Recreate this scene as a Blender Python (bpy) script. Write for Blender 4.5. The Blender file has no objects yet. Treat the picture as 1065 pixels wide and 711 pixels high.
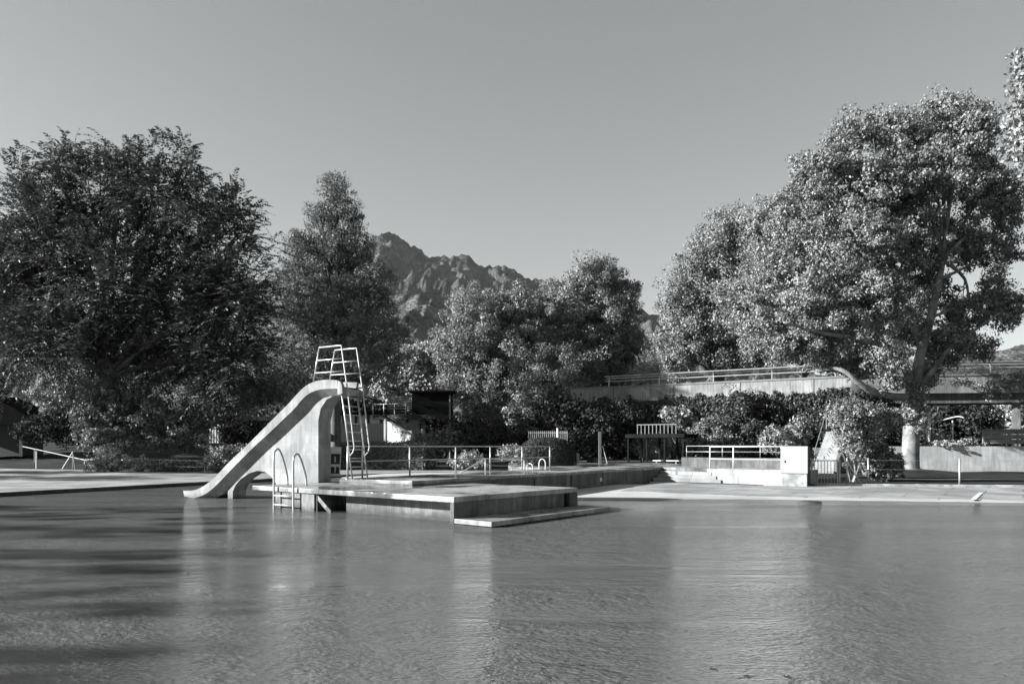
import bpy, math, random
import numpy as np
from mathutils import Vector, Matrix
random.seed(7); RNG = np.random.default_rng(7)
C = bpy.context.scene.collection
F, CX, HY, H = 787.0, 532.5, 464.0, 1.86       # focal length in photo pixels, principal column, horizon row, eye height

def V(*a): return Vector(a)
def D(px, py, Y):                               # photo pixel at a known depth
    return Vector(((px-CX)*Y/F, Y, H-(py-HY)*Y/F))
def Wz(px, py, z):                              # photo pixel on a horizontal plane
    k = (H-z)/(py-HY)
    return Vector(((px-CX)*k, F*k, z))

# ------------------------------------------------------------------ materials
def mat(name, base, rough=0.8, var=0.25, scale=3.0, bump=0.0, bscale=20.0, metal=0.0, spec=0.4, stain=0.0, stscale=0.6,
        stretch=(1,1,1), boards=None, waterline=0, drips=0, joints=0, wet=0):
    m = bpy.data.materials.new(name); m.use_nodes = True
    nt = m.node_tree; N = nt.nodes; L = nt.links
    b = N['Principled BSDF']
    b.inputs['Roughness'].default_value = rough; b.inputs['Metallic'].default_value = metal
    b.inputs['Specular IOR Level'].default_value = spec
    tc = N.new('ShaderNodeTexCoord'); mp = N.new('ShaderNodeMapping'); mp.inputs['Scale'].default_value = stretch
    L.new(tc.outputs['Object'], mp.inputs['Vector'])
    n = N.new('ShaderNodeTexNoise'); n.inputs['Scale'].default_value = scale; n.inputs['Detail'].default_value = 6
    n.inputs['Roughness'].default_value = .65
    L.new(mp.outputs[0], n.inputs['Vector'])
    r = N.new('ShaderNodeMapRange'); r.inputs['From Min'].default_value = .3; r.inputs['From Max'].default_value = .7
    r.inputs['To Min'].default_value = base*(1-var); r.inputs['To Max'].default_value = base*(1+var)
    L.new(n.outputs['Fac'], r.inputs['Value'])
    col = r.outputs[0]
    def mul(a, bb):
        mm = N.new('ShaderNodeMath'); mm.operation = 'MULTIPLY'; L.new(a, mm.inputs[0]); L.new(bb, mm.inputs[1]); return mm.outputs[0]
    if stain:
        n2 = N.new('ShaderNodeTexNoise'); n2.inputs['Scale'].default_value = stscale; n2.inputs['Detail'].default_value = 8
        n2.inputs['Distortion'].default_value = .6; L.new(mp.outputs[0], n2.inputs['Vector'])
        r2 = N.new('ShaderNodeMapRange'); r2.inputs['From Min'].default_value = .42; r2.inputs['From Max'].default_value = .6
        r2.inputs['To Min'].default_value = 1-stain; r2.inputs['To Max'].default_value = 1
        L.new(n2.outputs['Fac'], r2.inputs['Value']); col = mul(col, r2.outputs[0])
    if boards:                                   # formwork boards: dark joints every boards metres in z
        gq = N.new('ShaderNodeNewGeometry'); sp = N.new('ShaderNodeSeparateXYZ'); L.new(gq.outputs['Position'], sp.inputs[0])
        d = N.new('ShaderNodeMath'); d.operation = 'DIVIDE'; L.new(sp.outputs['Z'], d.inputs[0]); d.inputs[1].default_value = boards
        fr = N.new('ShaderNodeMath'); fr.operation = 'FRACT'; L.new(d.outputs[0], fr.inputs[0])
        r3 = N.new('ShaderNodeMapRange'); r3.inputs['From Min'].default_value = 0; r3.inputs['From Max'].default_value = .12
        r3.inputs['To Min'].default_value = .86; r3.inputs['To Max'].default_value = 1; L.new(fr.outputs[0], r3.inputs['Value'])
        col = mul(col, r3.outputs[0])
    if waterline or drips or joints or boards:
        ge = N.new('ShaderNodeNewGeometry')
    if waterline:                                # algae band just above the water
        sz = N.new('ShaderNodeSeparateXYZ'); L.new(ge.outputs['Position'], sz.inputs[0])
        nw = N.new('ShaderNodeTexNoise'); nw.inputs['Scale'].default_value = 3.5; nw.inputs['Detail'].default_value = 5; L.new(ge.outputs['Position'], nw.inputs['Vector'])
        ad = N.new('ShaderNodeMath'); ad.operation = 'MULTIPLY_ADD'; L.new(nw.outputs['Fac'], ad.inputs[0]); ad.inputs[1].default_value = -.30; L.new(sz.outputs['Z'], ad.inputs[2])
        rw_ = N.new('ShaderNodeMapRange'); rw_.inputs['From Min'].default_value = -.10; rw_.inputs['From Max'].default_value = .03
        rw_.inputs['To Min'].default_value = 1-waterline; rw_.inputs['To Max'].default_value = 1; L.new(ad.outputs[0], rw_.inputs['Value']); col = mul(col, rw_.outputs[0])
    if drips:                                    # rain streaks running down
        md = N.new('ShaderNodeMapping'); md.inputs['Scale'].default_value = (5,5,.45); L.new(ge.outputs['Position'], md.inputs['Vector'])
        nd = N.new('ShaderNodeTexNoise'); nd.inputs['Scale'].default_value = 1.4; nd.inputs['Detail'].default_value = 7; nd.inputs['Roughness'].default_value = .7; L.new(md.outputs[0], nd.inputs['Vector'])
        rd_ = N.new('ShaderNodeMapRange'); rd_.inputs['From Min'].default_value = .38; rd_.inputs['From Max'].default_value = .60
        rd_.inputs['To Min'].default_value = 1-drips; rd_.inputs['To Max'].default_value = 1.08; L.new(nd.outputs['Fac'], rd_.inputs['Value']); col = mul(col, rd_.outputs[0])
    if joints:                                   # slab joints
        mj = N.new('ShaderNodeMapping'); mj.inputs['Rotation'].default_value = (0,0,.594); L.new(ge.outputs['Position'], mj.inputs['Vector'])
        bj = N.new('ShaderNodeTexBrick'); bj.inputs['Scale'].default_value = 1; bj.inputs['Brick Width'].default_value = joints; bj.inputs['Row Height'].default_value = joints*.7
        bj.inputs['Mortar Size'].default_value = .022; bj.inputs['Mortar Smooth'].default_value = .3; bj.inputs['Color1'].default_value = (1,1,1,1); bj.inputs['Color2'].default_value = (.84,.84,.84,1); bj.inputs['Mortar'].default_value = (.42,.42,.42,1)
        L.new(mj.outputs[0], bj.inputs['Vector']); col = mul(col, bj.outputs['Color'])
    if wet:                                      # puddled patches
        nq = N.new('ShaderNodeTexNoise'); nq.inputs['Scale'].default_value = .55; nq.inputs['Detail'].default_value = 5; L.new(tc.outputs['Object'], nq.inputs['Vector'])
        rq = N.new('ShaderNodeMapRange'); rq.inputs['From Min'].default_value = .44; rq.inputs['From Max'].default_value = .54
        rq.inputs['To Min'].default_value = .10; rq.inputs['To Max'].default_value = rough; L.new(nq.outputs['Fac'], rq.inputs['Value']); L.new(rq.outputs[0], b.inputs['Roughness'])
        rk = N.new('ShaderNodeMapRange'); rk.inputs['From Min'].default_value = .44; rk.inputs['From Max'].default_value = .54
        rk.inputs['To Min'].default_value = .55; rk.inputs['To Max'].default_value = 1; L.new(nq.outputs['Fac'], rk.inputs['Value']); col = mul(col, rk.outputs[0])
    L.new(col, b.inputs['Base Color'])
    if bump:
        n3 = N.new('ShaderNodeTexNoise'); n3.inputs['Scale'].default_value = bscale; n3.inputs['Detail'].default_value = 5
        L.new(mp.outputs[0], n3.inputs['Vector'])
        bp = N.new('ShaderNodeBump'); bp.inputs['Strength'].default_value = bump; bp.inputs['Distance'].default_value = .02
        L.new(n3.outputs['Fac'], bp.inputs['Height']); L.new(bp.outputs[0], b.inputs['Normal'])
    return m

def leafmat(name, base, trans=.3, gloss=.12, var=.45, scale=1.2):
    m = bpy.data.materials.new(name); m.use_nodes = True
    nt = m.node_tree; N = nt.nodes; L = nt.links; N.clear()
    out = N.new('ShaderNodeOutputMaterial')
    tc = N.new('ShaderNodeTexCoord'); n = N.new('ShaderNodeTexNoise'); n.inputs['Scale'].default_value = scale*6; n.inputs['Detail'].default_value = 3
    L.new(tc.outputs['Object'], n.inputs['Vector'])
    r = N.new('ShaderNodeMapRange'); r.inputs['From Min'].default_value = .32; r.inputs['From Max'].default_value = .68
    r.inputs['To Min'].default_value = base*(1-var); r.inputs['To Max'].default_value = base*(1+var)
    L.new(n.outputs['Fac'], r.inputs['Value'])
    ge = N.new('ShaderNodeNewGeometry'); r5 = N.new('ShaderNodeMapRange'); r5.inputs['To Min'].default_value = .5; r5.inputs['To Max'].default_value = 1.5
    L.new(ge.outputs['Random Per Island'], r5.inputs['Value'])
    mu = N.new('ShaderNodeMath'); mu.operation = 'MULTIPLY'; L.new(r.outputs[0], mu.inputs[0]); L.new(r5.outputs[0], mu.inputs[1])
    d = N.new('ShaderNodeBsdfDiffuse'); L.new(mu.outputs[0], d.inputs['Color'])
    t = N.new('ShaderNodeBsdfTranslucent'); L.new(mu.outputs[0], t.inputs['Color'])
    mx = N.new('ShaderNodeMixShader'); mx.inputs[0].default_value = trans; L.new(d.outputs[0], mx.inputs[1]); L.new(t.outputs[0], mx.inputs[2])
    g = N.new('ShaderNodeBsdfGlossy'); g.inputs['Roughness'].default_value = .5; g.inputs['Color'].default_value = (.35,.35,.35,1)
    m2 = N.new('ShaderNodeMixShader'); m2.inputs[0].default_value = gloss; L.new(mx.outputs[0], m2.inputs[1]); L.new(g.outputs[0], m2.inputs[2])
    L.new(m2.outputs[0], out.inputs['Surface'])
    return m

M = dict(
 slide = mat('slide_concrete', .25, .75, .16, 2.2, .3, 30, stain=.38, stscale=.9, boards=.14, waterline=.55, drips=.25),
 conc = mat('weathered_shade_concrete', .13, .85, .22, 2.5, .35, 26, stain=.40, stscale=.9, waterline=.6, drips=.45),  # base darkened to deepen shade on sunless faces; stain and drips are wear
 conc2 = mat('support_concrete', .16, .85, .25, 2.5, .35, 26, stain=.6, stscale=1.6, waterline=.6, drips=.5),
 gatem = mat('gate_steel', .22, .5, .2, 6, 0, spec=.4),
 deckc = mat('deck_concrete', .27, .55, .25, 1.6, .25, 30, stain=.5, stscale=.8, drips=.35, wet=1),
 pale = mat('pale_board_concrete', .25, .85, .14, 1.5, .3, 22, stain=.2, stscale=.8, boards=.18, drips=.25),
 pave = mat('paving', .27, .8, .2, 1.0, .2, 40, stain=.35, stscale=.5, joints=2.4),
 kerb = mat('kerb_stone', .34, .85, .3, 5, .4, 20, stain=.4, stscale=2),
 beach = mat('pool_floor_paint', .36, .8, .10, 1.2, .1, 20, stain=.12, stscale=.4),
 pale2 = mat('sun_lightened_concrete', .40, .85, .14, 1.5, .3, 22, stain=.2, stscale=.8, boards=.18, drips=.2),  # lighter copy of the board concrete, standing in for stronger sun
 bridge = mat('bridge_concrete', .25, .85, .16, 1.2, .3, 15, stain=.35, stscale=.5, drips=.35),
 steel = mat('galvanised_steel', .36, .42, .2, 6, 0, metal=.5, spec=.4),
 white = mat('white_paint', .55, .45, .05, 3, 0),
 wht2 = mat('white_tube', .48, .35, .05, 3, 0),
 cabinet = mat('cabinet_paint', .46, .5, .03, 1.2, 0, stain=.04),
 dark = mat('dark_paint', .035, .7, .2, 4, 0),
 blackm = mat('black_rubber', .02, .6, .2, 4, 0),
 grass = mat('grass_soil', .028, .95, .5, 2.0, .8, 30, spec=.1, stain=.4, stscale=.5),
 earth = mat('ground_soil', .07, .95, .4, 1.5, .5, 12, spec=.1, stain=.4, stscale=.3),
 bark = mat('tree_bark', .11, .95, .45, 3.0, .9, 14, spec=.1, stretch=(1,1,.35)),
 plane = mat('plane_tree_bark', .19, .9, .45, 2.6, .9, 9, spec=.15, stain=.35, stscale=1.3),
 wood = mat('grey_timber', .17, .85, .25, 4, .3, 30, stretch=(.3,.3,6)),
 wall2 = mat('rendered_wall', .36, .85, .1, 2, .1, 20, stain=.15),
 boardw = mat('dark_board', .13, .8, .25, 3, .2, 20),
 roofm = mat('dark_roof', .012, 1, .3, 2, .2, 20, spec=.0),
 stone = mat('wet_stone', .05, .4, .3, 6, .3, 20),
 deadleaf = mat('dead_leaf', .03, .6, .3, 20, 0),
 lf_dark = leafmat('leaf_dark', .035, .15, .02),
 lf_feather = leafmat('leaf_feather', .062, .2, .07),
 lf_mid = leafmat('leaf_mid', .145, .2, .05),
 lf_plane = leafmat('leaf_plane', .20, .26, .05, .5, 1.5),
 lf_con = leafmat('leaf_conifer', .16, .2, .05),
 lf_light = leafmat('leaf_light', .28, .25, .12),
 lf_vine = leafmat('leaf_vine', .06, .2, .04),
 lf_hedge = leafmat('leaf_hedge', .04, .15, .05),
)

# ------------------------------------------------------------------ mesh builder
class MB:
    def __init__(s): s.v = []; s.f = []
    def add(s, vs, fs):
        k = len(s.v); s.v += [tuple(p) for p in vs]; s.f += [tuple(i+k for i in f) for f in fs]; return s
    def box(s, c, sx, sy, sz, ax=None):          # c = centre of base; ax = horizontal unit dir of the x side
        ax = Vector(ax if ax else (1,0)).normalized(); X = V(ax.x, ax.y, 0); Yv = V(-ax.y, ax.x, 0); c = Vector(c)
        vs = []
        for z in (0, sz):
            for a, b in ((-1,-1),(1,-1),(1,1),(-1,1)):
                vs.append(c + X*(a*sx/2) + Yv*(b*sy/2) + V(0,0,z))
        return s.add(vs, [(3,2,1,0),(4,5,6,7),(0,1,5,4),(1,2,6,5),(2,3,7,6),(3,0,4,7)])
    def prism(s, poly, d):                        # polygon (3d points) swept by vector d
        n = len(poly); d = Vector(d); poly = [Vector(p) for p in poly]
        vs = poly + [p+d for p in poly]
        fs = [tuple(range(n))[::-1], tuple(range(n, 2*n))] + [(i, (i+1) % n, n+(i+1) % n, n+i) for i in range(n)]
        return s.add(vs, fs)
    def slab(s, poly, z0, z1):
        return s.prism([(p[0], p[1], z0) for p in poly], (0, 0, z1-z0))
    def tube(s, pts, r, n=8, r2=None, cap=True):
        pts = [Vector(p) for p in pts]; m = len(pts); vs = []
        t0 = (pts[1]-pts[0]).normalized()
        up = V(0,0,1) if abs(t0.z) < .9 else V(1,0,0)
        side = t0.cross(up).normalized()
        for i, p in enumerate(pts):
            t = ((pts[min(i+1, m-1)]-pts[max(i-1, 0)])).normalized()
            side = (side - t*side.dot(t)).normalized(); o = t.cross(side)
            rr = r[i] if isinstance(r, (list, tuple)) else (r if r2 is None else r+(r2-r)*i/(m-1))
            for k in range(n):
                a = 2*math.pi*k/n; vs.append(p + side*(math.cos(a)*rr) + o*(math.sin(a)*rr))
        fs = [(i*n+k, i*n+(k+1) % n, (i+1)*n+(k+1) % n, (i+1)*n+k) for i in range(m-1) for k in range(n)]
        if cap: fs += [tuple(range(n))[::-1], tuple(range((m-1)*n, m*n))]
        return s.add(vs, fs)
    def build(s, name, m, parent=None, origin=None, smooth=False, bevel=0):
        if parent is not None:
            r = parent
            while r.parent: r = r.parent
            origin = Vector(r.location)
        elif origin is None:
            origin = V(0,0,0)
        origin = Vector(origin)
        me = bpy.data.meshes.new(name)
        me.from_pydata([tuple(Vector(p)-origin) for p in s.v], [], s.f); me.update()
        o = bpy.data.objects.new(name, me); C.objects.link(o); me.materials.append(m)
        if parent is not None: o.parent = parent
        else: o.location = origin
        if smooth:
            for p in me.polygons: p.use_smooth = True
        import bmesh
        bm = bmesh.new(); bm.from_mesh(me); bmesh.ops.recalc_face_normals(bm, faces=bm.faces)
        bm.to_mesh(me); bm.free()
        if bevel:
            b = o.modifiers.new('bevel', 'BEVEL'); b.width = bevel; b.segments = 2; b.limit_method = 'ANGLE'
        return o

def smoothpath(pts, k=5):
    pts = [Vector(p) for p in pts]
    if len(pts) < 3: return pts
    out = []
    for i in range(len(pts)-1):
        p0 = pts[max(i-1,0)]; p1 = pts[i]; p2 = pts[i+1]; p3 = pts[min(i+2, len(pts)-1)]
        for j in range(k):
            t = j/k
            out.append(.5*((2*p1)+(-p0+p2)*t+(2*p0-5*p1+4*p2-p3)*t*t+(-p0+3*p1-3*p2+p3)*t**3))
    out.append(pts[-1]); return out

def thing(name, label, cat, loc, group=None):
    o = bpy.data.objects.new(name, None); C.objects.link(o); o.location = loc; o.empty_display_size = .2
    return tag(o, label, cat, group)
def tag(o, label, cat, group=None):
    o['label'] = label; o['category'] = cat
    if group: o['group'] = group
    return o
def struct(o): o['kind'] = 'structure'; return o
def dup(root, loc, rotz, label, group=None):
    r = root.copy(); C.objects.link(r); r.location = loc; r.rotation_euler = (0,0,rotz); r['label'] = label
    if group: r['group'] = group
    for ch in list(root.children):
        c = ch.copy(); C.objects.link(c); c.parent = r
        for g in ch.children:
            e = g.copy(); C.objects.link(e); e.parent = c
    return r

# ------------------------------------------------------------------ foliage
def unit(a): return a/np.maximum(np.linalg.norm(a, axis=1, keepdims=True), 1e-6)
def leaf_mesh(name, m, cen, axis, nor, ln, wd, parent=None, origin=(0,0,0), cup=.18):
    if parent is not None: origin = parent.location
    n = len(cen); axis = unit(axis); nor = unit(nor - axis*np.sum(nor*axis, 1, keepdims=True)); side = np.cross(axis, nor)
    ln = np.broadcast_to(np.asarray(ln), (n,))[:, None]; wd = np.broadcast_to(np.asarray(wd), (n,))[:, None]
    c = cen - np.array(origin)[None]
    v = np.empty((n, 4, 3), np.float32)
    v[:,0] = c - axis*ln*.5; v[:,1] = c + side*wd*.5 + nor*wd*cup - axis*ln*.06
    v[:,2] = c + axis*ln*.5; v[:,3] = c - side*wd*.5 + nor*wd*cup - axis*ln*.06
    me = bpy.data.meshes.new(name)
    me.vertices.add(n*4); me.vertices.foreach_set('co', v.reshape(-1))
    me.loops.add(n*4); me.loops.foreach_set('vertex_index', np.arange(n*4, dtype=np.int32))
    me.polygons.add(n); me.polygons.foreach_set('loop_start', np.arange(0, n*4, 4, dtype=np.int32))
    me.update(calc_edges=True); me.materials.append(m)
    o = bpy.data.objects.new(name, me); C.objects.link(o)
    if parent is not None: o.parent = parent
    else: o.location = origin
    return o
def rdir(n, g=RNG): return unit(g.normal(size=(n, 3)))

def clumps_in(lobes, m, shell=.55, g=RNG, jit=.12):
    """m clump centres spread through the lobes by volume, thinner in the middle; and the outward direction there."""
    vol = np.array([l[3]*l[4]*l[5] for l in lobes])**(2/3.); k = g.choice(len(lobes), m, p=vol/vol.sum())
    Lb = np.array(lobes, float); d = rdir(m, g); r = ((shell + (1-shell)*g.random(m)**.7)*(1+jit*g.normal(size=m)))[:, None]
    tuft = g.random(m) < .11; r[tuft] *= 1+.20*g.random((int(tuft.sum()),1))+.04
    return Lb[k,:3] + d*r*Lb[k,3:6], d

def crown(name, m, lobes, n_clump, per, cr, leaf, parent, g=RNG, shell=.5, flat=.75, aspect=.62):
    c, d = clumps_in(lobes, n_clump, shell, g)
    s = cr*g.uniform(.55, 1.35, (n_clump, 1))
    idx = np.repeat(np.arange(n_clump), per); n = len(idx)
    rd = rdir(n, g); off = rd*(g.random((n,1))**.45)*s[idx]; off[:,2] *= flat
    pos = c[idx] + off
    nor = rd*.9 + d[idx]*.5 + np.array([[0,0,.5]]) + g.normal(size=(n,3))*.45
    ax = g.normal(size=(n,3)) + np.array([[0,0,-.5]])
    sz = leaf*g.uniform(.6, 1.4, n)
    leaf_mesh(name, m, pos, ax, nor, sz, sz*aspect, parent)
    return c

def frond_crown(name, m, lobes, n_clump, fr, flen, leaf, parent, g=RNG, shell=.5, droop=.55, up=.4, per=16, wd=.3, jit=.1):
    c, d = clumps_in(lobes, n_clump, shell, g, jit)
    cen, ax, nor = [], [], []
    nf = n_clump*fr; idx = np.repeat(np.arange(n_clump), fr)
    base = c[idx] + g.normal(size=(nf,3))*.25
    dirn = unit(d[idx]*1.0 + g.normal(size=(nf,3))*.42 + np.array([[0,0,up]]))
    L_ = flen*g.uniform(.6, 1.3, (nf,1))
    for j in range(per):
        t = (j+.5)/per
        p = base + dirn*L_*t + np.array([[0,0,-1]])*L_*droop*t*t
        tan = unit(dirn + np.array([[0,0,-2*droop*t]]))
        sd = unit(np.cross(tan, np.array([[0,0,1.]]))); sg = 1 if j % 2 else -1
        a = unit(tan*.7 + sd*sg*.9 + np.array([[0,0,-.25]]) + g.normal(size=(nf,3))*.15)
        ll = leaf*(1.15-.6*t)
        cen.append(p + a*ll*.5); ax.append(a); nor.append(np.cross(tan, sd)+g.normal(size=(nf,3))*.5)
    cen = np.concatenate(cen); ax = np.concatenate(ax); nor = np.concatenate(nor)
    s = leaf*g.uniform(.7, 1.2, len(cen))
    leaf_mesh(name, m, cen, ax, nor, s, s*wd, parent)
    return c

def PL(px, py, rx, ry, Y, dy=0, depth=None):      # lobe from photo outline at a real depth
    Yc = Y+dy; p = D(px, py, Yc); k = Yc/F
    return (p.x, p.y, p.z, rx*k, (depth if depth else (rx+ry)/2*k), ry*k)

def branches(mb, start, r0, lobes, targets=None, g=random, twig=3, c=None):
    for l in lobes:
        e = V(*l[:3]); mid = start.lerp(e, .5) + V(g.uniform(-.6,.6), g.uniform(-.6,.6), g.uniform(-.2,.9))
        p = smoothpath([start, mid, e], 4); rr = r0*g.uniform(.35,.55)
        mb.tube(p, rr, 6, rr*.3)
        for k in range(twig):
            q = p[g.randrange(3, len(p))]; ee = e + V(g.uniform(-1,1)*l[3], g.uniform(-1,1)*l[4], g.uniform(-.3,1)*l[5])*.85
            mb.tube(smoothpath([q, q.lerp(ee,.5)+V(0,0,g.uniform(0,.5)), ee], 3), rr*.35, 5, rr*.08)

def tree(name, label, base, fork, r, lobes, style, m, group=None, bark='bark', twig=3, **kw):
    t = thing(name, label, 'tree', base, group); base = Vector(base); fork = Vector(fork)
    mb = MB(); h = (fork-base).length
    p = smoothpath([base-V(0,0,.15), base+V(0,0,.5), base.lerp(fork,.5)+V(random.uniform(-.1,.1)*h*.3,0,0), fork], 4)
    rr = [r*(1.55 if i == 0 else 1.25 if i < 3 else 1.02-.3*i/len(p)) for i in range(len(p))]
    mb.tube(p, rr, 12); branches(mb, fork, r, lobes, twig=twig)
    mb.build('trunk', M[bark], t, smooth=True)
    (crown if style == 'leaf' else frond_crown)('crown', m, lobes, parent=t, **kw)
    return t

def bush(name, label, base, lobes, m, n_clump, per, cr, leaf, group=None, cat='shrub', stems=6, style='leaf', **kw):
    t = thing(name, label, cat, base, group); base = Vector(base)
    mb = MB()
    for i in range(stems):
        l = random.choice(lobes); e = V(l[0]+random.uniform(-.5,.5)*l[3], l[1]+random.uniform(-.5,.5)*l[4], l[2]+random.uniform(-.3,.6)*l[5])
        s = base+V(random.uniform(-.25,.25), random.uniform(-.2,.2), -.05)
        mb.tube(smoothpath([s, s.lerp(e,.5)+V(random.uniform(-.15,.15),0,.1), e],3), .045, 5, .01)
    mb.build('stem', M['bark'], t, smooth=True)
    crown('foliage', m, lobes, n_clump, per, cr, leaf, t, **kw)
    return t

def tubething(pts, r, n=8): return MB().tube(pts, r, n)

# ================================================================== SETTING
u = V(.56, .828, 0); nn = V(.828, -.56, 0)        # the terrace grid
# ---- pool outline (hole in the ground)
hole = [(-30.5,4),(-19,28),(-15.66,34.95),(-13.2,39.6),(-10.8,45),(-7,49.5),(0,53),(4,54.5),(4,40),
        (9.9,33.95),(21.5,31.8),(40,28.4),(46,27),(46,4)]
def ground():
    import bmesh
    bm = bmesh.new(); R = 6000
    o = [bm.verts.new((x,y,.15)) for x,y in ((-R,-R),(R,-R),(R,R),(-R,R))]; h = [bm.verts.new((x,y,.15)) for x,y in hole]
    es = [bm.edges.new((o[i], o[(i+1)%4])) for i in range(4)] + [bm.edges.new((h[i], h[(i+1)%len(h)])) for i in range(len(h))]
    bmesh.ops.triangle_fill(bm, edges=es, use_beauty=True)
    for f in bm.faces:
        if f.normal.z < 0: f.normal_flip()
    me = bpy.data.meshes.new('ground'); bm.to_mesh(me); bm.free(); me.materials.append(M['earth'])
    ob = bpy.data.objects.new('ground', me); C.objects.link(ob); struct(ob)
ground()
# pool walls under the edge
mb = MB()
for i in range(len(hole)):
    a = hole[i]; b = hole[(i+1) % len(hole)]
    mb.add([(a[0],a[1],-1.3),(b[0],b[1],-1.3),(b[0],b[1],.146),(a[0],a[1],.146)], [(0,1,2,3)])
struct(mb.build('pool_wall', M['conc']))
# pool floor: deep under the left, shelving to a paved beach on the right
def floor_z(x, y):
    # distance behind the shoreline; the shoreline runs near Y = 26.6 and swings left towards the steps
    sh = 26.6 - max(0, (x-9))*.22
    d = y - sh
    if x < 1.0: d += (x-1.0)*1.6
    if d >= 0:
        z = min(.03+ .0*d, .03) if d < 1.4 else .03 + (d-1.4)*.017
        if d < 1.3: z = .03*d/1.3
        return min(z, .125)
    return max(-.62, .055*d)
mb = MB(); xs = np.concatenate([np.arange(-46,0,2.), np.arange(0,12,.5), np.arange(12,47,2.)]); ys = np.concatenate([np.arange(2,20,2.), np.arange(20,36,.35), np.arange(36,58,2.)])
vs = [(float(x), float(y), float(floor_z(x,y))) for y in ys for x in xs]; nx = len(xs)
# keep the beach inside the hole: the corner wedge is hidden under the terrace
mb.add(vs, [(j*nx+i, j*nx+i+1, (j+1)*nx+i+1, (j+1)*nx+i) for j in range(len(ys)-1) for i in range(nx-1) if not (ys[j+1] > 35 and xs[i] > 3.9)])
o = mb.build('pool_floor', M['beach'], smooth=True); struct(o)

# raised paving lip along the beach
lp_ = [(4.3,30.1),(8.2,28.0),(12.5,26.75),(17.1,25.4),(24,23.4),(38,19.4)]; bk_ = [(6.9,36.5),(11.2,33.0),(14.5,33.0),(21.4,31.75),(30,30.2),(39.8,28.35)]
mb = MB(); vs = []; nl = len(lp_)
for r_ in range(9):
    f = r_/8
    for (a,b),(c,d) in zip(lp_, bk_):
        x = a+(c-a)*f; y = b+(d-b)*f; vs.append((x, y, max(.035, floor_z(x,y))+.022))
vs += [(a,b,-.1) for a,b in lp_]
mb.add(vs, [(j*nl+i, j*nl+i+1, (j+1)*nl+i+1, (j+1)*nl+i) for j in range(8) for i in range(nl-1)] + [(9*nl+i, 9*nl+i+1, i+1, i) for i in range(nl-1)])
struct(mb.build('beach_paving', M['pave']))

# ---- water
def watermat():
    m = bpy.data.materials.new('pool_water'); m.use_nodes = True; nt = m.node_tree; N = nt.nodes; L = nt.links; N.clear()
    out = N.new('ShaderNodeOutputMaterial'); tc = N.new('ShaderNodeTexCoord')
    def noise(sc, st, det, dist=0, rot=0):
        mp = N.new('ShaderNodeMapping'); mp.inputs['Scale'].default_value = st; mp.inputs['Rotation'].default_value = (0,0,rot); L.new(tc.outputs['Object'], mp.inputs['Vector'])
        n = N.new('ShaderNodeTexNoise'); n.inputs['Scale'].default_value = sc; n.inputs['Detail'].default_value = det; n.inputs['Distortion'].default_value = dist
        L.new(mp.outputs[0], n.inputs['Vector']); return n.outputs['Fac']
    e_ = noise(34, (1,1.5,1), 3, .3, .1); a = noise(2.6, (1,1.7,1), 3, .5, .25); b = noise(13, (1,1.7,1), 5, .5, -.2); c = noise(.5, (.13,1,1), 4, .5)
    r = N.new('ShaderNodeMapRange'); r.inputs['From Min'].default_value=.35; r.inputs['From Max'].default_value=.65; r.inputs['To Min'].default_value=.25; r.inputs['To Max'].default_value=2.0
    L.new(c, r.inputs['Value'])
    b1 = N.new('ShaderNodeBump'); b1.inputs['Strength'].default_value = 1; b1.inputs['Distance'].default_value = .042; m0 = N.new('ShaderNodeMath'); m0.operation='MULTIPLY'; L.new(a, m0.inputs[0]); L.new(r.outputs[0], m0.inputs[1]); L.new(m0.outputs[0], b1.inputs['Height'])
    m1 = N.new('ShaderNodeMath'); m1.operation='MULTIPLY'; L.new(b, m1.inputs[0]); L.new(r.outputs[0], m1.inputs[1])
    b2 = N.new('ShaderNodeBump'); b2.inputs['Strength'].default_value = 1; b2.inputs['Distance'].default_value = .025; L.new(m1.outputs[0], b2.inputs['Height']); L.new(b1.outputs[0], b2.inputs['Normal'])
    b3 = N.new('ShaderNodeBump'); b3.inputs['Distance'].default_value = .004; L.new(e_, b3.inputs['Height']); L.new(b2.outputs[0], b3.inputs['Normal']); b2 = b3
    w_e = noise(.75, (.3,1,1), 3, .4); b4 = N.new('ShaderNodeBump'); b4.inputs['Distance'].default_value = .05; L.new(w_e, b4.inputs['Height']); L.new(b2.outputs[0], b4.inputs['Normal']); b2 = b4
    g = N.new('ShaderNodeBsdfGlossy'); g.inputs['Roughness'].default_value = .03; L.new(b2.outputs[0], g.inputs['Normal'])
    t = N.new('ShaderNodeBsdfTransparent'); t.inputs['Color'].default_value = (.74,.74,.74,1)
    d = N.new('ShaderNodeBsdfDiffuse'); d.inputs['Color'].default_value = (.27,.27,.27,1); L.new(b2.outputs[0], d.inputs['Normal'])
    md = N.new('ShaderNodeMixShader'); md.inputs[0].default_value = .34; L.new(t.outputs[0], md.inputs[1]); L.new(d.outputs[0], md.inputs[2])
    fr = N.new('ShaderNodeFresnel'); fr.inputs['IOR'].default_value = 1.33; L.new(b2.outputs[0], fr.inputs['Normal'])
    mx = N.new('ShaderNodeMixShader'); L.new(fr.outputs[0], mx.inputs[0]); L.new(md.outputs[0], mx.inputs[1]); L.new(g.outputs[0], mx.inputs[2])
    L.new(mx.outputs[0], out.inputs['Surface']); return m
M['water'] = watermat()
o = MB().add([(-46,3,0),(46.5,3,0),(46.5,34,0),(9,34.5,0),(4.2,40,0),(4.2,56,0),(-14,56,0),(-46,40,0)], [(0,1,2,3,4,5,6,7)]).build('water', M['water']); struct(o)

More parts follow.
